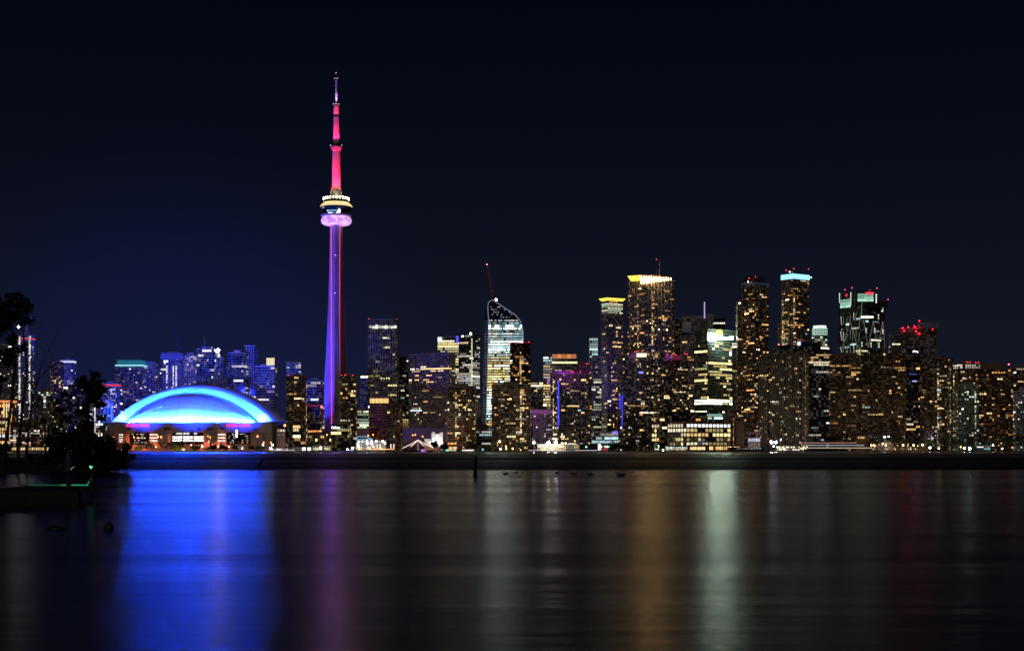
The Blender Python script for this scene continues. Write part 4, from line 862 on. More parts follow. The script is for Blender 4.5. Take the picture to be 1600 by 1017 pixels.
for k in range(5): panel(r, 1369.6, 1371.2, 459 + k * 3, 460.8 + k * 3, 2230, 'pier_lamp', emit_mat('pier_lamp', (.9, 1, .95), 1.6), y=5)
m = MB(); m.box(wx(1374, 2230) - X, wx(1390.5, 2230) - X, 12, 24, H - 1, wz(470, 2230) - GZ); m.build('crown_shoulder', BLK, r)
for px, y0, y1 in ((1319.5, 454, 470), (1333, 455, 476), (1386.5, 470, 482)): bar(px, y0, px, y1, BK, .6, 'corner_light')
for bx, by in ((1321, 452.5), (1332, 449.5), (1371, 450), (1388.5, 467.5), (1360, 453)): beacon(r, bx, by, 2230, r=.75 if bx != 1360 else .4)
r, p, H = B('condo_tower', 'dark banded tower with many red beacons on a stepped roof', 1405, 1463, 514, 2260, 'office', wall=PURP, glass=BLK, lit=.2, pal='warm', zones=((.75, 1, .02), (.45, .75, .2)), fh=4.2, band=(1.0, .8), pent=False)
panel(r, 1435, 1463, 504.5, 514, 2260, 'roof_block', PURP, y=2, t=16); panel(r, 1449, 1453, 503, 552, 2260, 'facade_pier', PURP, y=-1, t=1.5)
B('condo_tower', 'lower dark wing stepping down beside the beacon roof tower', 1391, 1407, 524, 2250, 'office', wall=PURP, lit=.35, pal='yellow', zones=((.85, 1, .05),), pent=False)
for bx, by in ((1400, 523.5), (1410, 512.5), (1412, 517), (1418.5, 511), (1430, 511.5), (1431, 517.5), (1436, 501.5), (1436, 521.5), (1444, 509.5), (1457, 514), (1462, 507.5), (1428, 509.8)): beacon(r, bx, by, 2260, emit_mat('strong_red_lens', (1, .005, .016), 28), .7, -2, 2)
for x0, x1, ytp, d_, sd, lbl, wl2 in ((1297, 1350, 556, 2000, None, 'long brown flats with amber windows under the zigzag tower', .16), (1347, 1393, 557, 1996, None, 'long brown flats continuing below the black zigzag tower', .14), (1391, 1418, 552, 2002, 'R', 'brown end flats with a pale corner beside the dark glass block', .15)):
    B('apartment_block', lbl, x0, x1, ytp, d_, 'balcony', wall=BRICK, glass=GLASSB, lit=wl2, pal='amber', side=sd, sf=.15, run=.5, band=(.75, .9), inten=.85)
r, p, H = B('office_block', 'dark glass block with a small blue sign in front of the beacon roof tower', 1416, 1446, 546, 2030, 'glass', wall=BLK, lit=.13, pal='warm', pent=False)
s = MB(); s.tube([(wx(a, 2030) - r.location.x, -1, wz(b_, 2030) - GZ) for a, b_ in ((1426, 550), (1428, 548), (1430, 549.5), (1432.5, 549), (1434, 551))], [.7] * 5, 5); s.build('blue_sign', emit_mat('pale_blue_sign', (.5, .55, 1), 4), r)
panel(r, 1421, 1432, 584, 585.6, 2030, 'blue_strip', emit_mat('dim_blue_line', (.12, .1, .8), .5)); panel(r, 1425, 1432, 594.6, 596.4, 2030, 'blue_strip', emit_mat('blue_line', (.4, .45, 1), 1.2))
B('apartment_block', 'brown ribbed slab flats with a blank dark flank', 1444, 1497, 560, 2000, 'piers', wall=BRICK, glass=GLASSB, lit=.11, pal='warm', side='R', sf=.33, ang=35, pier=(.9, .7, 3))
B('apartment_block', 'flats with white top windows and red beacons behind the green tinted block', 1497, 1532, 569, 2080, 'condo', lit=.2, pal='warm', beacons=((1512, 565.5), (1516.5, 565.5), (1526, 566.5), (1530, 566)), zones=((.95, 1, .6, .8, 'white'),))
B('apartment_block', 'pale green tinted flats between brown towers', 1498, 1530, 603, 2010, 'grid', wall=mat('green_concrete', (.34, .38, .32), .8), lit=.22, pal='green', run=.2)
r, p, H = B('apartment_block', 'broad brown tower with a long dark roof plant', 1520, 1588, 577, 2060, 'condo', wall=RUST, glass=GLASSB, lit=.17, pal='amber', pier=(.5, .5, 2), inten=1.1, pent=False, run=.25)
panel(r, 1535, 1569, 567, 576, 2060, 'roof_plant', BRICK, y=10, t=8); beacon(r, 1577.5, 569, 2060, emit_mat('red_lamp_hot', (1, .04, .06), 16), 1.0)
B('apartment_block', 'brown tower with a lit top floor at the east picture edge', 1586, 1625, 575, 2070, 'condo', lit=.2, pal='amber', zones=((.95, 1, .7, .7),))
B('apartment_block', 'pale flats low at the east picture edge', 1590, 1616, 612, 2010, 'grid', wall=PALE, lit=.2, pal='white')

# brick terminal on the quay
r, p, H = B('terminal_building', 'long brick terminal with rows of large yellow lit windows', 1026, 1148, 661, 1950, 'grid', wall=RUST, glass=GLASSB, lit=.72, pal='yellow', side='L', sf=.38, ang=30, fh=5.2, bay=6.8, band=(1.9, .35), pier=(1.2, .5, 1), single=4, each=True, run=.5, pent=False, inten=.95, zones=((.8, 1, .9, .6, 'white', 1.2),))
B('terminal_building', 'dark brick stair end of the terminal', 1148.5, 1165, 659, 1950, 'piers', wall=RUST, glass=GLASSB, lit=.05, pier=(3, .3, 1), pent=False)
B('apartment_block', 'dark penthouse floors set back on the terminal roof', 1031, 1106, 645, 1985, 'glass', wall=BLK, lit=.07, pal='amber', zones=((0, .6, .0),), pent=False)
r, p, H = B('office_block', 'teal lit glass storey on the terminal roof', 1106, 1129, 643, 1984, 'glass', lit=.2, pal='cool', zones=((.8, .92, 1, 1, 'cool', .8),), pent=False)
panel(r, 1107, 1127.5, 646.5, 650, 1984, 'teal_glazing', emit_mat('teal_glazing', (.4, .8, .65), .45))
B('office_block', 'set back brown storey with an orange lit front on the terminal roof', 1134, 1152, 641, 1990, 'grid', wall=RUST, lit=.3, pal='amber', pent=False)
B('office_block', 'small pink lit pavilion between terminal and ribbed flats', 1165, 1188, 677, 1960, 'office', wall=RUST, lit=.6, pal='pink', pent=False, fh=4.5, bay=4)
B('office_block', 'low green white lit glass hall behind the quay trees', 925, 966, 676, 2000, 'office', lit=.75, pal='cool', pent=False, inten=.55, fh=4, depth=20)
LAMPK = 1.0
# ------------------------------------------------------------------ low waterfront: pavilions, lamps, boats
def house(name, label, x0, x1, yt, d, m, cat='building', depth=14, yb=None):
    t = thing(name, label, cat, (wx((x0 + x1) / 2, d), d, GZ)); h = wz(yt, d) - GZ; w_ = wx(x1, d) - wx(x0, d)
    s = MB(); s.box(-w_ / 2, w_ / 2, 0, depth, 0, h); s.build('wall', m, t); s = MB(); s.box(-w_ / 2 - .5, w_ / 2 + .5, -.6, depth + .5, h, h + .45); s.build('roof', DARK, t)
    return t
def row(t, x0, x1, y0, y1, d, n, pal, s, y=-.1, gap=.15, rng=random.Random(5), single=True):
    st = (x1 - x0) / n
    for k in range(n):
        if rng.random() < .12: continue
        lit_panel(t, x0 + k * st + gap * st, x0 + (k + 1) * st - gap * st, y0, y1, d, pick(rng, pal), s * rng.uniform(.5, 1.5), y)
STONE = mat('pale_stone', (0.55, 0.53, 0.5), 0.8, noise=.1)
t = house('pavilion', 'low marina pavilion with a white lit kiosk front near the tower foot', 462, 488, 698, 1940, CONC); row(t, 472, 486, 699, 703.5, 1940, 5, 'cool', 2.4)
t = house('pavilion', 'long low grey quay shed left of the white kiosk', 421, 461, 699, 1945, PALE); row(t, 424, 450, 700.5, 703, 1945, 7, 'white', .9)
t = house('pavilion', 'low cream lit restaurant right of the white kiosk', 487, 517, 696, 1950, PALE); row(t, 488, 516, 699, 703, 1950, 9, 'yellow', .8)
t = house('pavilion', 'small two storey block with pink windows beside the stadium east wall', 432, 447, 669, 2040, CONC, depth=20); row(t, 433, 446, 671, 674, 2040, 3, 'pink', .8); row(t, 434, 445, 678, 680, 2040, 3, 'pink', .3)
# long elevated road behind the quay
t = thing('elevated_road', 'long raised road deck passing behind the quay buildings', 'road bridge', (0, 2140, GZ))
s = MB(); s.box(wx(540, 2140), wx(700, 2140), -4, 6, wz(690, 2140) - GZ, wz(687.5, 2140) - GZ); s.build('deck', CONC, t)
for k in range(9):
    s = MB(); xx = wx(548 + k * 18, 2140); s.box(xx - .8, xx + .8, -1, 2, 0, wz(690, 2140) - GZ); s.build('pier', CONC, t)
s = MB(); s.box(wx(556, 2145), wx(700, 2145), 20, 40, 0, wz(668, 2145) - GZ); s.build('sound_wall', PURP, t)
t = thing('tent', 'peaked tent roof glowing blue over a bright white market hall', 'tent', (wx(575, 1985), 1985, GZ))
X = t.location.x; P = lambda a, b: (wx(a, 1985) - X, wz(b, 1985) - GZ)
m = MB(); q = [P(556, 681.5), P(569, 681), P(581, 685.2), P(556, 686)]; m.quadgrid([[(a, y, b - abs(y - 8) * .1) for a, b in q] for y in (0, 8, 16)], 0, True); m.build('canopy', emit_mat('blue_canopy', (.28, .62, .95), .75), t)
for px in (557, 566, 574, 580): s = MB(); a = P(px, 686); s.box(a[0] - .2, a[0] + .2, 1, 1.4, 0, a[1]); s.build('pole', PALE, t)
t = house('market_hall', 'bright market hall with rows of white globe lights under the blue tent', 556, 603, 688, 1975, CONC, 'hall'); rr = random.Random(9)
for x, y, r_ in ((560.5, 689.5, .9), (566, 689, .7), (573.5, 689, 1.4), (580.5, 689, 1.2), (588, 689, 1.3), (598, 689.2, 1.5), (601.5, 692, 1.2), (559, 693, 1), (574, 693, 1.4), (580.5, 692.8, 1), (560, 697, 1.6), (575, 700, 1), (583, 697, .9)):
    b = MB(); b.ball((0, 0, 0), r_ * .8); b.build('globe_light', emit_mat('globe_white', (.95, .98, 1), 12), t, loc=(wx(x, 1970) - t.location.x, -5, wz(y, 1970) - GZ))
for k in range(16):
    x = 556 + k * 2.9 + rr.uniform(-.8, .8); lit_panel(t, x, x + rr.uniform(1, 2.6), 697.5 + rr.uniform(0, 3), 702.5, 1975, pick(rr, 'amber'), rr.uniform(.5, 2.0), -.15)
for x in (588.5, 593, 610, 614.5): panel(t, x, x + 1.3, 693.5, 700, 1965, 'lit_post', emit_mat('pink_white_post', (1, .75, .68), 1.6), y=-9)
panel(t, 580, 616, 701.2, 702, 1965, 'orange_light_line', emit_mat('orange_light_line', (1, .5, .2), 2.2), y=-9)
# tall ship with strings of lights
t = thing('tall_ship', 'moored tall ship with four strings of lights fanning down from its mast', 'ship', (wx(653, 1885), 1885, 0)); X = t.location.x; dS = 1885
s = MB(); L2 = wx(677, dS) - X; s.quadgrid([[(-L2 * k, 0, zz), (-L2 * k * .8, -2.6 * j, zz), (0, -3.0 * j, zz - .2), (L2 * k * .8, -2.4 * j, zz), (L2 * k * 1.05, 0, zz + .5), (L2 * k * .8, 2.4 * j, zz), (0, 3 * j, zz - .2), (-L2 * k * .8, 2.6 * j, zz)] for k, j, zz in ((.86, .6, -.6), (.97, 1, 1.3), (1, 1.03, 2.2))], 0, True); s.face([(-L2, 0, 2.0), (-L2 * .8, -2.6, 2.0), (0, -3, 1.8), (L2 * .8, -2.4, 2.0), (L2 * 1.05, 0, 2.4), (L2 * .8, 2.4, 2.0), (0, 3, 1.8), (-L2 * .8, 2.6, 2.0)]); s.build('hull', mat('dark_hull', (.05, .04, .035), .5), t)
s = MB(); s.tube([(0, 0, 1), (0, 0, wz(686.5, dS))], [.45, .35], 6); s.build('mast', mat('lit_mast_paint', (.7, .6, .5), .5, emit=(1, .75, .55), es=.35), t)
for px, py in ((629, 700), (641.5, 697.5), (663, 697), (677, 699.3)):
    s = MB(); s.tube([(0, -.3, wz(687.3, dS)), ((wx(px, dS) - X) * .5, -.3, (wz(687.3, dS) + wz(py, dS)) / 2 - .5), (wx(px, dS) - X, -.3, wz(py, dS))], [.32] * 3, 5); s.build('light_string', emit_mat('string_light', (1, .78, .62), 1.8), t)
# white silo-like building
t = thing('office_block', 'floodlit white building with a notched top behind the quay trees', 'building', (wx(683, 1995), 1995, GZ)); X = t.location.x
WB = mat('white_paint', (.8, .8, .78), .6)
for x0, x1, yt in ((674.5, 680, 675), (680, 687, 677.5), (687, 692, 675), (663, 675, 685.5)):
    s = MB(); s.box(wx(x0, 1995) - X, wx(x1, 1995) - X - .01, (0 if yt != 677.5 else 1.2), 14, 0, wz(yt, 1995) - GZ); s.build('wall', WB, t)
row(t, 664, 674, 686.5, 687.8, 1995, 6, 'cool', .5)
for px in (677, 689.5): spot('facade_wash', (wx(px, 1980), 1984, 4), (wx(px, 1995), 1996, 22), 16000, (.9, .96, 1), 100)
# waterside restaurants and boats
t = house('pavilion', 'low restaurant terrace with warm bulbs under the pale mullioned flats', 699, 716, 691, 1960, BRICK); row(t, 700, 715, 691.8, 693.6, 1960, 8, 'amber', 1.6); row(t, 700, 714, 698, 702, 1960, 6, 'amber', 1.2)
def boat(label, x0, x1, d, h, m, rows_, name='tour_boat', hullm=None):
    t = thing(name, label, 'boat', (wx((x0 + x1) / 2, d), d, 0)); w_ = (wx(x1, d) - wx(x0, d)) / 2
    s = MB(); s.quadgrid([[(-w_ * k, 0, z), (-w_ * .9 * k, -2.4 * k, z), (w_ * .7 * k, -2.4 * k, z), (w_ * k, 0, z + .3), (w_ * .7 * k, 2.4 * k, z), (-w_ * .9 * k, 2.4 * k, z)] for k, z in ((.92, -.5), (1, 1.2))], 0, True)
    s.face([(-w_, 0, 1.2), (-w_ * .9, -2.4, 1.2), (w_ * .7, -2.4, 1.2), (w_, 0, 1.5), (w_ * .7, 2.4, 1.2), (-w_ * .9, 2.4, 1.2)]); s.build('hull', hullm or WB, t)
    for k in range(h):
        s = MB(); s.box(-w_ * (.8 - .1 * k), w_ * (.6 - .08 * k), -1.9, 1.9, 1.2 + 2.4 * k, 3.3 + 2.4 * k); s.build('cabin', DARK, t)
        s = MB(); s.box(-w_ * (.84 - .1 * k), w_ * (.66 - .08 * k), -2.2, 2.2, 3.3 + 2.4 * k, 3.55 + 2.4 * k); s.build('deck', hullm or WB, t)
        if k < len(rows_):
            c, e_ = rows_[k]; n = max(3, int(w_ * 1.3 / 1.6))
            for j in range(n):
                xx = -w_ * (.76 - .1 * k) + (w_ * (1.32 - .18 * k)) * j / n; s = MB(); s.face([(xx, -1.94, 1.7 + 2.4 * k), (xx + w_ * 1.2 / n * .8, -1.94, 1.7 + 2.4 * k), (xx + w_ * 1.2 / n * .8, -1.94, 3 + 2.4 * k), (xx, -1.94, 3 + 2.4 * k)], 0, tuple(q * e_ for q in c)); s.build('cabin_window', GLOW, t)
    return t
boat('low white tour boat with cream windows below the curved glass tower', 719, 747, 1885, 1, None, (((1, .9, .75), 2.0),))
boat('dark moored boat with warm windows below the mullioned flats', 700, 717, 1887, 1, None, (((1, .75, .4), 1.2),), hullm=DARK)
t = boat('boat light trails built as a long ferry under the ribbed flats', 1246, 1345, 1880, 2, None, (), name='ferry', hullm=mat('grey_hull', (.3, .3, .3), .5))  # hull added to carry bars standing in for light trails of moving boats
X = t.location.x
for x0, x1, y, c, k in ((1250, 1338, 691.8, (1, .42, .36), .55), (1255, 1349, 695.4, (.72, .82, 1), .6), (1250, 1362, 699.6, (1, .78, .55), .7)):
    s = MB(); s.box(wx(x0, 1880) - X, wx(x1, 1880) - X, -2.7, -2.45, wz(y + .45, 1880), wz(y - .45, 1880)); s.build('trail_bar', emit_mat('trail_bar_%d' % int(y), c, k), t)
s = MB()
for k in range(9): xx = wx(1254 + k * 10, 1880) - X; s.box(xx - .12, xx + .12, -2.3, -2.1, 1, wz(691.5, 1880))
s.build('deck_post', DARK, t, kind='stuff')
t = house('pavilion', 'bright lakeside bar with orange awnings under two floodlights', 840, 884, 693.5, 1940, STONE); row(t, 848, 882, 696.3, 698.4, 1940, 12, 'amber', 1.8); row(t, 845, 883, 699, 702.5, 1940, 14, 'warm', .9)
t = house('pavilion', 'small flat roofed ferry kiosk with a lit underside right of the floodlit bar', 887, 906, 692, 1935, CONC); panel(t, 888, 900, 692.6, 693.6, 1935, 'soffit_light', emit_mat('soffit_light', (1, .95, .85), 1.3), y=-.8); row(t, 896, 905, 694.5, 701, 1935, 4, 'yellow', .5)
t = house('pavilion', 'dark quay shed with a white lit sign board and green lamp', 905, 953, 694, 1945, BLK); panel(t, 934.5, 938.5, 693.5, 703, 1945, 'sign_board', emit_mat('white_board', (1, .98, .9), 1.6)); row(t, 939, 950, 696, 699.5, 1945, 5, 'white', 1.4); panel(t, 938, 950, 701.8, 703, 1945, 'red_light_line', emit_mat('red_light_line', (1, .06, .12), .9))
b = MB(); b.ball((0, 0, 0), .9); b.build('green_lamp', emit_mat('green_lamp', (.1, 1, .5), 12), t, loc=(wx(951.5, 1945) - t.location.x, -.8, wz(698, 1945) - GZ)); b = MB(); b.ball((0, 0, 0), .8); b.build('green_lamp', emit_mat('pale_green_lamp', (.45, 1, .6), 7), t, loc=(wx(916, 1945) - t.location.x, -.8, wz(698, 1945) - GZ))
for lbl, x0, x1 in (('boat light trail built as a lit quay edge below the floodlit bar', 826, 882), ('boat light trail built as a lit quay edge below the dark shed', 898, 934), ('white railing light along the marina quay near the stadium', 420, 461)):  # first two bars stand in for a moving boat's light trail
    t = thing('quay_light_line', lbl, 'railing', (wx((x0 + x1) / 2, 1899), 1899, GZ)); w_ = (wx(x1, 1899) - wx(x0, 1899)) / 2
    s = MB(); s.box(-w_, w_, -.12, .12, .5, .95); s.build('light_bar', emit_mat('quay_line_light', (1, .9, .95), 1.0), t)
    s = MB()
    for k in range(int(w_ / 2)): s.box(-w_ + 4 * k, -w_ + 4 * k + .2, .15, .3, 0, 1.1)
    s.build('line_post', DARK, t, kind='stuff')
t = house('pavilion', 'green lit awning cafe at the foot of the brick terminal', 1040, 1075, 696.5, 1935, BRICK, depth=8); row(t, 1041, 1074, 698, 701, 1935, 11, 'cool', .9); row(t, 1041, 1074, 701.4, 703, 1935, 9, 'amber', 1.0)
t = house('pavilion', 'orange lit arcade at the foot of the brick terminal', 1076, 1160, 695.5, 1936, RUST, depth=8); row(t, 1078, 1102, 698, 702.5, 1936, 8, 'amber', 1.6); row(t, 1108, 1156, 697.5, 702.5, 1936, 15, 'amber', 1.4)
t = house('ferry_dock', 'low dark ferry dock between the terminal and the blue white floodlights', 1138, 1194, 699, 1905, BLK, 'dock'); row(t, 1150, 1190, 700, 701.5, 1905, 9, 'white', .25)
t = house('pavilion', 'long glowing promenade hall below the ribbed flats', 1213, 1262, 696.5, 1950, TAN, depth=10); rr = random.Random(31)
for k in range(40):
    x = rr.uniform(1213, 1261); y = rr.choice((697.5, 699.5, 701.5)); lit_panel(t, x, x + rr.uniform(.8, 2), y, y + 1.6, 1950, pick(rr, 'white' if rr.random() < .6 else 'yellow'), rr.uniform(.6, 3.5), -.2 - .01 * k)
t = house('pavilion', 'low lit clubhouse with orange windows under the long brown flats', 1337, 1358, 680, 1970, BRICK); row(t, 1340, 1354, 682, 685, 1970, 5, 'amber', .8); row(t, 1300, 1340, 690, 692, 1968, 3, 'amber', .2)
t = house('pavilion', 'scattered lit low rise behind the quay lamps below the dark glass block', 1360, 1450, 690, 1965, BRICK, depth=10)
for k in range(60):
    x = rr.uniform(1361, 1449); y = rr.uniform(691, 702); lit_panel(t, x, x + rr.uniform(.8, 1.8), y, y + rr.uniform(.9, 1.5), 1965, pick(rr, 'warm' if rr.random() < .7 else 'white'), rr.lognormvariate(-.6, .9), -.2 - .01 * k)
t = house('pavilion', 'little quay shed with white and teal sign lights at the east end', 1524, 1548, 696.5, 1940, BLK); panel(t, 1526, 1536, 697.4, 698.9, 1940, 'white_sign', emit_mat('white_sign_bar', (1, .9, .88), 1.3)); panel(t, 1537, 1546.5, 700.5, 701.6, 1940, 'teal_sign', emit_mat('teal_sign_bar', (.12, .75, .72), .9))
t = house('pavilion', 'low row of shops behind the bank trees at the west edge', 0, 78, 697, 1945, BRICK); row(t, 2, 76, 699, 703, 1945, 22, 'amber', .9)
boat('small blue lit boat moored below the hotel', 545, 556, 1888, 1, None, (((.4, .5, 1), 1.2),), name='motor_boat', hullm=mat('blue_hull', (.08, .1, .5), .4))
boat('small violet lit boat on dark water left of the hotel', 528, 541, 1880, 0, None, (), name='motor_boat', hullm=mat('violet_glow_hull', (.2, .08, .5), .4, emit=(.2, .06, .8), es=.25))  # violet light on the hull put into its emission
boat('small boat with a purple lamp in front of the tall ship', 657, 666, 1870, 1, None, (((.7, .3, 1), 1.6),), name='motor_boat', hullm=mat('purple_glow_hull', (.3, .1, .4), .4, emit=(.5, .12, .8), es=.5))  # purple light on the hull put into its emission
boat('small boat with a green lamp in front of the white building', 696, 703, 1868, 1, None, (((.15, 1, .45), 4),), name='motor_boat', hullm=DARK)

# lamps: px, py, distance, colour, strength, radius, label
OR, AM, WH, BW, GN = (1, .30, .05), (1, .55, .16), (1, .93, .8), (.78, .85, 1), (.7, 1, .82)
LAMPS = [
 (177.5, 683, 2012, OR, 7, .75, 'orange street lamp at the west corner of the stadium wall'),
 (209.5, 683.3, 2014, OR, 7, .7, 'orange street lamp before the dark stadium glazing, western of two'),
 (216, 683.5, 2014, OR, 7, .7, 'orange street lamp before the dark stadium glazing, eastern of two'),
 (247, 682, 2014, OR, 7, .7, 'orange street lamp dimmer of a close pair by the curved stadium wall'),
 (252, 682.5, 2012, OR, 9, .85, 'orange street lamp brighter of a close pair by the curved stadium wall'),
 (325, 681.3, 2014, OR, 7, .7, 'orange street lamp upper of three before the blank stadium wall'),
 (328.5, 683, 2014, OR, 7, .7, 'orange street lamp middle of three before the blank stadium wall'),
 (326, 690, 2010, OR, 7, .75, 'orange street lamp lowest of three before the blank stadium wall'),
 (402.5, 681.3, 2012, OR, 9, .95, 'orange street lamp before the east corner of the stadium wall'),
 (445, 664.5, 1960, OR, 9, 1.35, 'tall orange street lamp standing free right of the stadium'),
 (412, 691, 1975, OR, 7, .8, 'orange lamp over the ramp right of the red letters'),
 (423.5, 691, 1975, OR, 7, .7, 'orange lamp at the end of the ramp near the quay shed'),
 (411, 694.7, 1950, WH, 27, .75, 'pale lamp below the ramp end, western one'),
 (426, 694.7, 1950, WH, 36, .8, 'pale lamp above the long grey quay shed'),
 (423, 700, 1925, BW, 27, 1.1, 'bright white quay lamp at the end of the grey shed'),
 (299, 695.3, 1960, AM, 14, .7, 'amber lamp under the big white stadium windows'),
 (316, 697, 1950, WH, 27, .8, 'white lamp on a pole below the stadium blank wall'),
 (287, 702, 1925, WH, 13, .6, 'small white lamp over a red one on the stadium shore'),
 (341, 697, 1950, WH, 13, .5, 'small white lamp among trees below the stadium white rows'),
 (358, 698, 1950, WH, 13, .5, 'small white lamp among trees below the lit banner'),
 (378.5, 700, 1940, BW, 18, .6, 'small bluish lamp among trees below the red letters'),
 (177.5, 703, 1925, WH, 18, .7, 'pale pink lamp at the bank edge under the west stadium corner'),
 (190.5, 702, 1930, WH, 10, .6, 'small pale lamp right of the pink bank lamp'),
 (243.5, 698, 1935, WH, 9, .5, 'small white lamp between the two yellow lit trees'),
 (501, 699.6, 1925, WH, 54, 1.2, 'bright white lamp in front of the cream lit restaurant'),
 (511, 679, 1990, OR, 7, .7, 'orange lamp on the roof edge left of the hotel'),
 (543, 702, 1910, BW, 22, .9, 'bluish white quay lamp under the hotel, western one'),
 (551, 699.6, 1925, WH, 40, 1.1, 'white quay lamp between the hotel and the market hall'),
 (575.5, 680.3, 2090, OR, 7, .8, 'orange road lamp above the blue tent, western one'),
 (583, 679, 2090, OR, 7, .8, 'orange road lamp above the blue tent, eastern one'),
 (645, 679.6, 2100, OR, 7, .8, 'orange road lamp left of a close pair above the tall ship'),
 (649, 679, 2100, OR, 7, .8, 'orange road lamp right of a close pair above the tall ship'),
 (660.3, 681.6, 2095, OR, 7, .8, 'orange road lamp alone left of the white building'),
 (683, 681, 1975, OR, 7, .8, 'orange lamp in the notch of the white building'),
 (688, 691.5, 1950, OR, 7, .7, 'orange lamp below the white building'),
 (781, 689.8, 1955, AM, 26, 1.0, 'amber lamp at the foot of the front brown flats'),
 (790.5, 697, 1940, AM, 12, .8, 'amber garden lamp right of the amber lamp post'),
 (782, 701, 1930, WH, 22, .9, 'warm terrace lamp under the amber lamp post'),
 (791, 701, 1930, AM, 10, .8, 'warm terrace lamp in the middle of the terrace'),
 (801, 700.5, 1930, AM, 10, .9, 'warm terrace lamp at the right end of the terrace'),
 (834, 691.5, 1935, WH, 58, 1.3, 'white yellow lamp in a tree left of the floodlit bar'),
 (857, 691, 1930, WH, 103, 1.7, 'very bright floodlight over the lakeside bar, western one'),
 (868.5, 690.8, 1930, WH, 117, 1.9, 'very bright floodlight over the lakeside bar, eastern one'),
 (1036, 703, 1905, GN, 27, .9, 'greenish quay lamp beside the tree left of the terminal'),
 (1029, 697, 1930, GN, 9, .6, 'dim greenish lamp above the green quay lamp'),
 (1205.5, 690.5, 1930, BW, 103, 1.7, 'very bright blue white floodlight right of the ferry dock'),
 (1212.5, 690.8, 1930, BW, 72, 1.4, 'blue white floodlight beside the brighter one'),
 (1209, 697, 1915, BW, 27, .9, 'blue white lamp under the pair of floodlights'),
 (1220, 686.5, 1940, BW, 18, .7, 'small bluish lamp up right of the floodlight pair'),
 (1382, 682.5, 1960, BW, 40, .9, 'white lamp high among trees under the long brown flats'),
 (1388.5, 682, 1960, BW, 13, .8, 'dimmer white lamp right beside the white tree lamp'),
 (1361.5, 695.5, 1930, AM, 18, .9, 'yellow lamp at the stern of the long ferry, western one'),
 (1366.2, 695.5, 1930, AM, 16, .8, 'yellow lamp at the stern of the long ferry, eastern one'),
 (1379, 693, 1940, AM, 16, .7, 'yellow lamp below the white tree lamp'),
 (1384, 695.6, 1930, AM, 18, .9, 'yellow lamp lower right of the white tree lamp'),
 (1411, 695.2, 1930, AM, 22, 1.0, 'amber quay lamp under the dark glass block'),
 (1427.5, 695.5, 1930, AM, 24, 1.0, 'amber quay lamp right of the dark glass block'),
 (1441.5, 694.7, 1930, WH, 36, .8, 'pale yellow quay lamp left of the dark trees'),
 (1453, 699.5, 1920, GN, 58, 1.1, 'greenish white quay lamp under the blank dark flank'),
 (1467, 700.3, 1920, AM, 12, 1.1, 'warm glowing lamp cluster right of the greenish lamp'),
 (1501, 698, 1925, OR, 7, 1.0, 'orange quay lamp left of two greenish lamps'),
 (1507, 700, 1920, GN, 67, 1.2, 'greenish white lamp nearest the orange quay lamp'),
 (1515, 700.3, 1920, (.6, 1, 1), 150, 1.2, 'teal white lamp right of the greenish one'),
 (1551.5, 695.3, 1935, WH, 22, .8, 'pale lamp on a pole right of the teal sign light'),
 (1566, 700.5, 1925, WH, 13, .7, 'small pale lamp at the east end of the shore'),
 (29.5, 691.5, 1960, (1, .1, .06), 30, .9, 'red lamp between trunks of the tall tree'),
 (41.5, 693, 1955, (1, .2, .08), 30, .9, 'orange red lamp right of the red trunk lamp'),
]
LG = {}
for k, (px, py, d, c, e_, r_, lbl) in enumerate(LAMPS):
    t = thing('street_lamp', lbl, 'lamp', (wx(px, d), d, GZ), 'lamps along the far shore'); h = wz(py, d) - GZ
    key = (round(h), r_)
    if key not in LG:
        s = MB(); s.tube([(0, .3, 0), (0, .3, h + r_), (0, 0, h + r_ + .2)], [.16, .12, .1], 5); a = MB(); a.ball((0, 0, 0), r_, n=8, k=5)
    s = MB(); s.tube([(0, .3, 0), (0, .3, h + r_), (0, -.2, h + r_ + .2)], [.16, .12, .1], 5); s.build('pole', DARK, t)
    a = MB(); a.ball((0, 0, 0), r_, n=8, k=5); a.build('lamp_head', emit_mat('lamp_%s_%d' % ('%02x%02x%02x' % tuple(int(q * 255) for q in c), e_), c, e_ * LAMPK), t, loc=(0, -.2, h))
    if d > 1915:
        near = c is OR and px < 430
        o = spot('street_light', (wx(px, d), d - 1.6, GZ + h), (wx(px, d), d + 18, GZ + h - (14 if near else 9)), 30000 if near else (9000 if px < 1180 else 4500), (1, .20, .06) if c is OR else (1, .6, .25) if c is AM else c, 138 if near else 165, 1.0 if near else .5, 0)


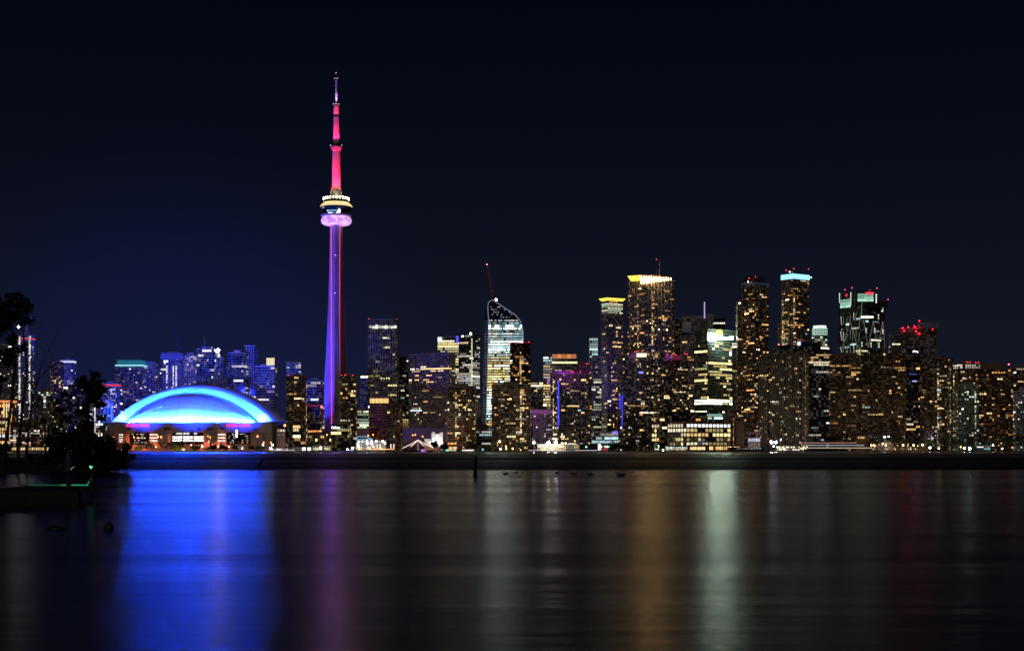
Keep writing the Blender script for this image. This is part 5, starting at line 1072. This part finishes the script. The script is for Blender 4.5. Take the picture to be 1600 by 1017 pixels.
# ------------------------------------------------------------------ trees on the far shore
BARK = mat('bark', (0.06, 0.045, 0.035), 0.95)
def leafmat(n, c): return mat(n, c, 0.7, noise=.35, nscale=1.5)
LEAF = leafmat('leaf_dark_green', (.03, .042, .02)); LEAF2 = leafmat('leaf_green', (.05, .075, .025))
def crown_mesh(blobs, n, size, rng, mats=(0,), sq=.8):
    m = MB(); nb = []
    for (cx, cy, cz, r) in blobs:                      # break every limb's foliage into ragged sprays
        for _ in range(6): nb.append((cx + rng.gauss(0, .5) * r, cy + rng.gauss(0, .5) * r, cz + rng.gauss(0, .42) * r, r * rng.uniform(.4, .85)))
    blobs = nb; tot = sum(b[3] ** 2 for b in blobs)
    for (cx, cy, cz, r) in blobs:
        for _ in range(int(n * r * r / tot)):
            p = Vector((rng.gauss(0, .5), rng.gauss(0, .5), rng.gauss(0, .5)))
            p = p * (r * rng.uniform(.7, 1.12)); c = Vector((cx, cy, cz)) + Vector((p.x, p.y, p.z * sq))
            s = size * rng.uniform(.6, 1.5); u = Vector((rng.gauss(0, 1), rng.gauss(0, 1), rng.gauss(0, .7))).normalized(); v = u.cross(Vector((rng.gauss(0, 1), rng.gauss(0, 1), rng.gauss(0, 1)))).normalized()
            m.face([c - u * s, c + v * s * .55 - u * s * .2, c + u * s, c - v * s * .55 + u * s * .1], 0)
    return m
def shore_tree(px, yt, wpx, d, label, leaf=None, n=520, seed=None):
    rng = random.Random(int(px * 7 + yt)); t = thing('shore_tree', label, 'tree', (wx(px, d), d, GZ), 'trees along the far shore'); h = wz(yt, d) - GZ; w_ = wpx / F * d / 2
    s = MB(); s.tube([(0, 0, -.2), (rng.uniform(-.3, .3), 0, h * .35), (rng.uniform(-1, 1), 0, h * .7)], [.45, .32, .15], 5)
    for k in range(3):
        a = rng.uniform(0, 6.28); s.tube([(0, 0, h * (.25 + .1 * k)), (math.cos(a) * w_ * .5, math.sin(a) * w_ * .4, h * (.5 + .1 * k))], [.2, .08], 4)
    s.build('trunk', BARK, t)
    bl = [(rng.uniform(-.6, .6) * w_, rng.uniform(-.4, .4) * w_, h * rng.uniform(.42, .75), min(w_ * rng.uniform(.35, .6), h * .35)) for _ in range(9)] + [(0, 0, h * .78, min(h * .24, w_ * .6))]
    crown_mesh(bl, n, .95, rng).build('crown', leaf or LEAF, t, kind='stuff')
for a in [
 (197, 690, 26, 1950, 'dark bushy tree under the west stadium corner'), (232, 689, 36, 1955, 'broad dark tree under the dark stadium glazing'), (262, 690, 34, 1955, 'broad dark tree under the curved stadium wall'),
 (279, 687, 26, 1960, 'taller dark tree left of the big white stadium windows'), (217, 698.5, 12, 1925, 'small tree lit yellow from below, western one', LEAF2), (277.5, 697, 14, 1925, 'small tree lit yellow from below, left of the amber lamp', LEAF2),
 (306, 695, 16, 1945, 'small dark tree under the big white stadium windows'), (330, 696, 18, 1945, 'small dark tree under the three orange lamps'), (350, 696, 18, 1945, 'small dark tree under the stadium white rows'), (369, 695, 20, 1945, 'small dark tree under the lit banner'), (390, 695.5, 18, 1945, 'small dark tree under the red letters'), (405, 697, 12, 1935, 'small greenish tree left of the white quay lamp', LEAF2),
 (679, 688, 14, 1945, 'dark tree against the white building'), (694, 693, 14, 1945, 'dark tree right of the white building'), (736, 692, 26, 1945, 'wide willow like tree behind the white tour boat', LEAF2), (762, 694, 22, 1945, 'low green tree left of the warm terrace', LEAF2), (812, 688, 22, 1950, 'lit garden tree with pale sparkles right of the terrace', LEAF2), (828, 690, 14, 1950, 'dark tree left of the white yellow lamp'), (840, 692, 12, 1945, 'small tree between the yellow lamp and floodlit bar', LEAF2),
 (960, 690, 18, 1940, 'dark tree right of the green lamp'), (975, 694, 16, 1935, 'small dark tree in the gap before the violet flank condo'), (992, 684, 20, 1940, 'tall dark tree under the condo with the white roof box'), (1010, 681, 26, 1940, 'tallest dark tree left of the brick terminal'), (1024, 690, 14, 1935, 'dark tree at the terminal corner'), (983, 697, 12, 1925, 'low shrub like tree on the quay left of the tall pair'),
 (1303, 676, 26, 1965, 'dark tree behind the long ferry'), (1325, 680, 24, 1960, 'dark tree left of the lit clubhouse'), (1370, 676, 28, 1960, 'dark tree left of the white tree lamp'), (1400, 680, 26, 1960, 'dark tree right of the white tree lamp'), (1425, 684, 20, 1955, 'dark tree under the dark glass block', LEAF2), (1449, 684, 22, 1945, 'green tinted tree over the greenish lamp', LEAF2), (1471, 682, 32, 1945, 'broad dark tree under the blank dark flank'), (1494, 684, 24, 1945, 'dark tree left of the orange quay lamp'), (1519, 678, 38, 1950, 'great dark round tree over the teal lamp'), (1541, 686, 20, 1945, 'dark tree behind the teal sign light'), (1569, 676, 34, 1945, 'broad dark tree near the east edge'), (1594, 674, 30, 1945, 'dark tree cut by the east picture edge'), (164, 694, 20, 1950, 'dark tree at the shore behind the bank bushes')]:
    shore_tree(*a[:5], leaf=a[5] if len(a) > 5 else None)
for px, py in ((216, 704.2), (277, 703.5)): spot('tree_uplight', (wx(px, 1915), 1914, GZ + .5), (wx(px, 1925), 1926, 7), 9000, (1, .8, .1), 80)

# ------------------------------------------------------------------ near water: birds, floats, posts, rocks
WOOD = mat('wet_wood', (0.02, 0.016, 0.013), 0.6, noise=.3, nscale=3)
ROCK = mat('wet_rock', (0.02, 0.019, 0.018), 0.5, noise=.4, nscale=4)
def single(name, m_, mt, label, cat, loc, group=None): o = m_.build(name, mt, loc=loc, smooth=True); return tag(o, label, cat, group)
s = MB(); s.tube([(0, 0, -.6), (.0, 0, .6), (.05, 0, 1.3), (.07, 0, 1.9), (.06, 0, 2.0)], [.24, .21, .19, .13, .05], 8); single('mooring_post', s, WOOD, 'dark upright post standing in the water below the curved tower', 'post', (wx(742.5, 146), 146, 0))
s = MB(); s.tube([(-.3, 0, -.5), (-.1, 0, .3), (.25, 0, .9), (.55, 0, 1.45)], [.4, .3, .2, .08], 7); s.tube([(-.1, 0, .35), (.2, .1, .55), (.5, .1, .5)], [.16, .1, .04], 5); single('tree_stump', s, WOOD, 'crooked dark stump leaning out of the blue lit water', 'stump', (wx(404, 200), 200, 0))
rr = random.Random(4)
def rock(px, py, wpx, hpx, label):
    d = CH * F / (py - HZ); k = d / F; s = MB(); s.quadgrid([[(math.cos(2 * math.pi * b / 10) * math.cos(a) * wpx / 2 * k * rr.uniform(.85, 1.15), math.sin(2 * math.pi * b / 10) * math.cos(a) * wpx / 3 * k, math.sin(a) * hpx * k * rr.uniform(.9, 1.1)) for b in range(10)] for a in (-.4, .1, .5, .9, 1.3, 1.55)], 0, True)
    single('shore_rock', s, ROCK, label, 'rock', (wx(px, d), d, 0))
rock(170, 825, 17, 9, 'small dark rock breaking the blue reflection'); rock(88, 827, 30, 6, 'low flat dark rock in the black water near the dock')
for px, py, lbl in ((270, 708.6, 'small round black float alone under the stadium'), (343, 707.6, 'small round black float left of a group of three'), (351, 708.6, 'small round black float middle of a group of three'), (356.5, 708.2, 'small round black float right of a group of three')):
    d = CH * F / (py - HZ); s = MB(); s.ball((0, 0, .35), .75); single('mooring_float', s, DARK, lbl, 'float', (wx(px, d), d, 0), 'floats far out')
FEATH = mat('dark_feathers', (0.05, 0.045, 0.04), 0.8, noise=.3, nscale=6)
def goose(px, py, k, face, label, low=False):
    d = CH * F / (py - HZ); s = MB(); f = face
    s.quadgrid([[(f * x, math.cos(2 * math.pi * b / 10) * w_, z + math.sin(2 * math.pi * b / 10) * h_) for b in range(10)] for x, w_, h_, z in ((-.52, .01, .01, .22), (-.42, .07, .05, .2), (-.2, .17, .14, .14), (.05, .2, .17, .12), (.25, .15, .14, .13), (.36, .05, .06, .16))], 0, True)
    if not low: s.tube([(f * .28, 0, .16), (f * .40, 0, .3), (f * .40, 0, .5), (f * .43, 0, .6)], [.09, .06, .05, .055], 7); s.tube([(f * .40, 0, .6), (f * .5, 0, .6), (f * .6, 0, .57)], [.06, .06, .02], 6)
    else: s.tube([(f * .3, 0, .14), (f * .45, 0, .2), (f * .58, 0, .15)], [.08, .06, .03], 6)
    o = single('goose', s, FEATH, label, 'goose', (wx(px, d), d, 0), 'birds resting on the water'); o.scale = (k,) * 3
goose(970, 744, 1.15, -1, 'largest dark goose with raised neck resting on the water'); goose(790, 741.5, .8, 1, 'dark water bird in the pale reflection, nearest the post', True); goose(807, 739, .6, -1, 'small dark water bird in the pale reflection, second from the post', True); goose(817, 738.6, .5, 1, 'tiny dark water bird in the pale reflection, third from the post', True); goose(870, 739.5, .6, 1, 'small dark water bird between the two bar reflections', True); goose(897, 741.4, .8, -1, 'dark water bird halfway between floodlit bar and goose', True); goose(922, 743, .8, 1, 'dark water bird just left of the large goose', True)

# ------------------------------------------------------------------ near bank on the left
BD = 172.0
bk = MB(); pts = [(wx(-60, 160), 160), (wx(40, 164), 164), (wx(120, 168), 168), (wx(160, 176), 176), (wx(190, 196), 196), (wx(150, 240), 240), (wx(-60, 240), 240)]
bk.prism(offset(pts, 1.5), -.6, .15, poly2=pts); bk.prism(pts, .15, .7, poly2=offset(pts, -3)); bk.build('grass_bank', mat('bank_soil', (.03, .028, .02), .95, noise=.4, nscale=.6), kind='structure')
def bx_(px): return wx(px, BD)
def bz_(py): return wz(py, BD)
NL = leafmat('leaf_night_green', (.022, .03, .014))
def branchy(s, pts, r0, r1, rng, twigs=0, n=6):
    N_ = len(pts); s.tube([(bx_(a), BD + o, bz_(b)) for a, b, o in pts], [r0 + (r1 - r0) * i / (N_ - 1) for i in range(N_)], n)
    for _ in range(twigs):
        i = rng.randrange(1, N_); a, b, o = pts[i]; u = rng.choice((-1, 1)); L_ = rng.uniform(10, 34)
        s.tube([(bx_(a), BD + o, bz_(b)), (bx_(a + u * L_ * .35), BD + o + rng.uniform(-.6, .6), bz_(b - L_ * .55)), (bx_(a + u * L_ * .5), BD + o + rng.uniform(-1, 1), bz_(b - L_))], [r1 * .9, r1 * .5, .015], 4)
rng = random.Random(77)
t = thing('tall_tree', 'tallest near tree with thin leaning trunks and a leafy top', 'tree', (0, 0, 0))
for P_ in ([(2, 738, 0), (9, 695, 0), (17, 620, .4), (22, 560, .5), (14, 500, .6), (14, 470, .5)], [(22, 738, 1), (25, 690, 1), (33, 625, .8), (40, 575, .6), (33, 510, .4), (24, 480, .3)], [(33, 736, 1.5), (37, 690, 1.4), (43, 640, 1.2), (47, 600, 1)]):
    s = MB(); branchy(s, P_, .23, .05, rng, 9); s.build('trunk', BARK, t)
s = MB(); branchy(s, [(43, 640, 1.2), (50, 606, 1), (60, 575, .8), (70, 553, .6), (79, 534, .5)], .09, .02, rng, 8); branchy(s, [(48, 612, 1), (58, 590, 1), (72, 574, 1.2), (82, 566, 1)], .06, .015, rng, 6); branchy(s, [(52, 640, 1), (60, 610, 1), (68, 580, .8)], .06, .015, rng, 8); branchy(s, [(40, 650, 1), (56, 630, 1), (66, 600, 1.2), (72, 580, 1)], .06, .015, rng, 9); s.build('bare_branch', BARK, t)
bl = [(bx_(a), BD + rng.uniform(-1.2, 1.2), bz_(b), r_ * .0735) for a, b, r_ in ((8, 478, 13), (20, 470, 11), (30, 480, 10), (40, 478, 8), (14, 492, 15), (2, 500, 18), (26, 497, 13), (-8, 480, 16), (10, 515, 15), (-6, 530, 18), (22, 528, 11), (36, 500, 7), (44, 484, 6), (5, 552, 15), (20, 560, 10), (-10, 570, 16), (40, 540, 5), (30, 545, 7), (-4, 600, 14), (14, 462, 6), (24, 459, 4))]
crown_mesh(bl, 11000, .14, rng).build('crown', NL, t, kind='stuff')
def bush(label, blobs, n, trunk, size=.2, name='bank_bush', cat='bush'):
    t = thing(name, label, cat, (0, 0, 0)); s = MB()
    for P_ in trunk: branchy(s, P_, .14, .04, rng, 5)
    s.build('trunk', BARK, t)
    crown_mesh([(bx_(a), BD + rng.uniform(-1.5, 1.5) + 2, bz_(b), r_ * .0735) for a, b, r_ in blobs], n, size, rng).build('crown', NL, t, kind='stuff')
bush('near tree with a sparse crown left of the blue lit wing', [(78, 640, 12), (88, 655, 14), (70, 670, 12), (84, 628, 8), (92, 615, 7), (66, 690, 13), (80, 700, 16), (60, 655, 6)], 900, [[(80, 736, 2), (82, 690, 2), (86, 640, 2), (90, 612, 2)]], name='bank_tree', cat='tree')
bush('dense near tree with a broad dark top beside the stadium', [(118, 591, 6), (126, 593, 8), (134, 597, 10), (143, 601, 10), (151, 605, 8), (128, 605, 8), (138, 612, 10), (148, 615, 8), (120, 604, 5), (155, 612, 4), (132, 626, 8), (143, 630, 7), (128, 645, 8), (136, 655, 9), (122, 668, 9), (146, 650, 6)], 2600, [[(122, 736, 3), (121, 690, 3), (125, 640, 3), (130, 600, 3)], [(122, 700, 3), (112, 650, 3), (108, 620, 3)]], name='bank_tree', cat='tree')
bush('thick dark bush below the dense near tree', [(112, 688, 16), (130, 680, 17), (140, 695, 20), (118, 705, 22), (98, 695, 16), (152, 700, 14), (135, 722, 16), (108, 726, 16), (150, 720, 14), (90, 715, 14)], 5200, [[(120, 738, 2), (122, 705, 2), (124, 680, 2)]], size=.24)
bush('low dark bush overhanging the blue water at the bank tip', [(165, 706, 14), (178, 712, 13), (190, 715, 10), (200, 714, 7), (168, 722, 12), (184, 724, 8), (160, 690, 9)], 2400, [[(158, 736, 4), (164, 718, 4), (176, 708, 4)]], size=.2)
bush('low dark bush under the leaning trunks at the picture edge', [(-6, 722, 12), (12, 728, 9), (30, 728, 10), (50, 726, 12), (66, 722, 14), (40, 716, 7), (-14, 700, 14)], 2600, [[(50, 740, 1), (52, 728, 1), (54, 715, 1)]], size=.2)

# ------------------------------------------------------------------ wooden dock with green light, person
DK = 67.0
t = thing('dock', 'low dark wooden dock edged with a green light strip', 'dock', (0, 0, 0))
n = 34; xa, xb = wx(-60, DK), wx(141, DK + 4)
for k in range(n):
    s = MB(); w_ = (xb - xa) / n; s.box(xa + k * w_ + .015, xa + (k + 1) * w_ - .015, DK, 76.2, .60 + .004 * rr.random(), .68); s.build('plank', WOOD, t)
s = MB(); s.box(xa, wx(124, DK), DK - .12, DK - .01, -.3, .66); s.build('fascia_board', WOOD, t)
for px in (-20, 30, 76, 122):
    s = MB(); s.tube([(wx(px, DK), DK + .2, -.6), (wx(px, DK), DK + .2, .6)], [.13, .13], 8); s.build('pile', WOOD, t)
GRN = emit_mat('green_strip', (.015, .24, .09), 1.0); GRN2 = emit_mat('green_strip_dim', (.006, .08, .034), 1.0)
s = MB(); s.box(wx(96, 76), wx(138, 76), 75.9, 75.97, .70, .76); s.build('light_strip', GRN, t)
s = MB(); s.box(wx(48, 76), wx(95.5, 76), 75.9, 75.96, .705, .75); s.build('light_strip', GRN2, t)
s = MB(); s.tube([(wx(136.5, 75.5), 75.5, .74), (wx(139, 75.5), 75.5, .95)], [.025, .025], 5); s.build('cleat_light', GRN, t)
s = MB(); s.tube([(wx(143.5, 75), 75, .0), (wx(143.5, 75), 75, 1.62)], [.05, .04], 6); s.build('lamp_post', DARK, t)
s = MB(); s.tube([(wx(140.5, 75), 74.95, 1.72), (wx(142.5, 75), 74.95, 1.60), (wx(144.8, 75), 74.95, 1.69)], [.03, .045, .03], 6); s.build('green_lamp', emit_mat('mint_lamp', (.15, 1, .5), 1.3), t)
s = MB(); s.tube([(wx(126, 77), 77 * .9, .03), (wx(133, 77), 77 * .9, .035), (wx(146, 77), 77 * .9, .02)], [.05, .04, .015], 5)  # glowing tube laid on the water in place of a green reflection
tag(s.build('green_reflection', emit_mat('green_reflection_glow', (.02, .30, .14), .8)), 'short green water reflection built as a glowing tube off the dock end', 'reflection')

def person(loc, rz):
    t = thing('person', 'person in a dark violet jacket standing on the dock before the green strip', 'person', loc); t.rotation_euler = (0, 0, rz)
    def skin(name, verts, edges, m_, sub=2):
        me = bpy.data.meshes.new(name); me.from_pydata([v[:3] for v in verts], edges, []); o = bpy.data.objects.new(name, me); COL.objects.link(o)
        o.modifiers.new('skin', 'SKIN'); sv = me.skin_vertices[0].data
        for i, v in enumerate(verts): sv[i].radius = (v[3], v[4] if len(v) > 4 else v[3])
        sv[0].use_root = True
        o.modifiers.new('sub', 'SUBSURF').levels = sub; o.modifiers[-1].render_levels = sub
        dg = bpy.context.evaluated_depsgraph_get(); dg.update(); me2 = bpy.data.meshes.new_from_object(o.evaluated_get(dg)); bpy.data.objects.remove(o)
        me2.materials.clear(); me2.materials.append(m_)
        for p_ in me2.polygons: p_.use_smooth = True
        o2 = bpy.data.objects.new(name, me2); COL.objects.link(o2); o2.parent = t; return o2
    SKN = mat('skin', (.35, .22, .16), .6); JKT = mat('violet_jacket', (.10, .07, .16), .8); TRS = mat('dark_trousers', (.03, .03, .05), .85); HAIR = mat('dark_hair', (.02, .015, .012), .7); SHO = mat('dark_shoe', (.025, .025, .025), .6)
    V = [(0, 0, .93, .13, .10), (0, 0, 1.12, .13, .10), (0, 0, 1.34, .15, .10), (0, 0, 1.46, .06), (0, -.01, 1.52, .055), (0, -.02, 1.60, .085, .095), (0, -.02, 1.68, .075, .085)]
    E = [(0, 1), (1, 2), (2, 3), (3, 4), (4, 5), (5, 6)]
    def add(vs, root):
        p_ = root
        for v in vs: V.append(v); E.append((p_, len(V) - 1)); p_ = len(V) - 1
    add([(.17, 0, 1.40, .06), (.22, -.02, 1.14, .048), (.24, -.16, .97, .036), (.25, -.22, .92, .03)], 2)
    add([(-.17, 0, 1.40, .06), (-.24, -.06, 1.15, .048), (-.20, -.28, 1.12, .036), (-.18, -.35, 1.12, .03)], 2)
    add([(.09, 0, .86, .085), (.11, -.01, .48, .058), (.12, .02, .10, .042), (.12, -.02, .05, .04), (.12, -.14, .035, .035)], 0)
    add([(-.09, 0, .86, .085), (-.12, -.02, .48, .058), (-.14, .02, .10, .042), (-.14, -.02, .05, .04), (-.14, -.14, .035, .035)], 0)
    skin('body', V, E, SKN)
    skin('jacket', [(0, 0, .90, .155, .125), (0, 0, 1.12, .15, .12), (0, 0, 1.34, .165, .115), (0, 0, 1.45, .07), (.17, 0, 1.40, .075), (.22, -.02, 1.14, .062), (.24, -.15, .98, .05), (-.17, 0, 1.40, .075), (-.24, -.06, 1.15, .062), (-.205, -.26, 1.12, .05)], [(0, 1), (1, 2), (2, 3), (2, 4), (4, 5), (5, 6), (2, 7), (7, 8), (8, 9)], JKT)
    skin('trousers', [(0, 0, .93, .14, .11), (.09, 0, .84, .098), (.11, -.01, .48, .072), (.12, .02, .09, .06), (-.09, 0, .84, .098), (-.12, -.02, .48, .072), (-.14, .02, .09, .06)], [(0, 1), (1, 2), (2, 3), (0, 4), (4, 5), (5, 6)], TRS)
    for s_ in (.12, -.14): skin('shoe', [(s_, .05, .05, .045), (s_, -.06, .045, .045), (s_, -.17, .035, .04)], [(0, 1), (1, 2)], SHO)
    skin('hair', [(0, .02, 1.62, .085, .09), (0, .01, 1.69, .08, .085), (0, -.03, 1.71, .07, .07)], [(0, 1), (1, 2)], HAIR)
    for s_ in (-1, 1):
        b = MB(); b.ball((s_ * .032, -.108, 1.625), .011, n=6, k=4); b.build('eye', HAIR, t, smooth=True)
        b = MB(); b.ball((s_ * .088, -.01, 1.61), .022, n=6, k=4); b.build('ear', SKN, t, smooth=True)
    b = MB(); b.face([(-.014, -.106, 1.59), (.014, -.106, 1.59), (0, -.135, 1.592), ]); b.face([(-.014, -.106, 1.59), (0, -.135, 1.592), (0, -.108, 1.63)]); b.face([(.014, -.106, 1.59), (0, -.108, 1.63), (0, -.135, 1.592)]); b.build('nose', SKN, t)
    for hx, hy, hz in ((.25, -.24, .90), (-.18, -.37, 1.12)):
        for k in range(4): skin('finger', [(hx - .03 + k * .02, hy, hz, .009), (hx - .03 + k * .02, hy - .035, hz - .03 - .004 * (k % 2), .0085), (hx - .03 + k * .02, hy - .03, hz - .07 + .006 * abs(k - 1), .0075)], [(0, 1), (1, 2)], SKN, 1)
        skin('thumb', [(hx - .035, hy + .01, hz, .010), (hx - .055, hy - .015, hz - .02, .0095), (hx - .045, hy - .035, hz - .04, .008)], [(0, 1), (1, 2)], SKN, 1)
    return t
person((wx(107, 70), 70, .68), math.radians(-50))
s = MB(); s.tube([(wx(110.2, 69.6), 69.6, 1.58), (wx(112.5, 69.6), 69.6, 1.67), (wx(116.5, 69.6), 69.6, 1.73)], [.02, .025, .012], 6)
tag(s.build('glow_stick', emit_mat('dim_green_stick', (.12, .32, .12), .8)), 'short curved green glow stick held by the person on the dock', 'glow stick')
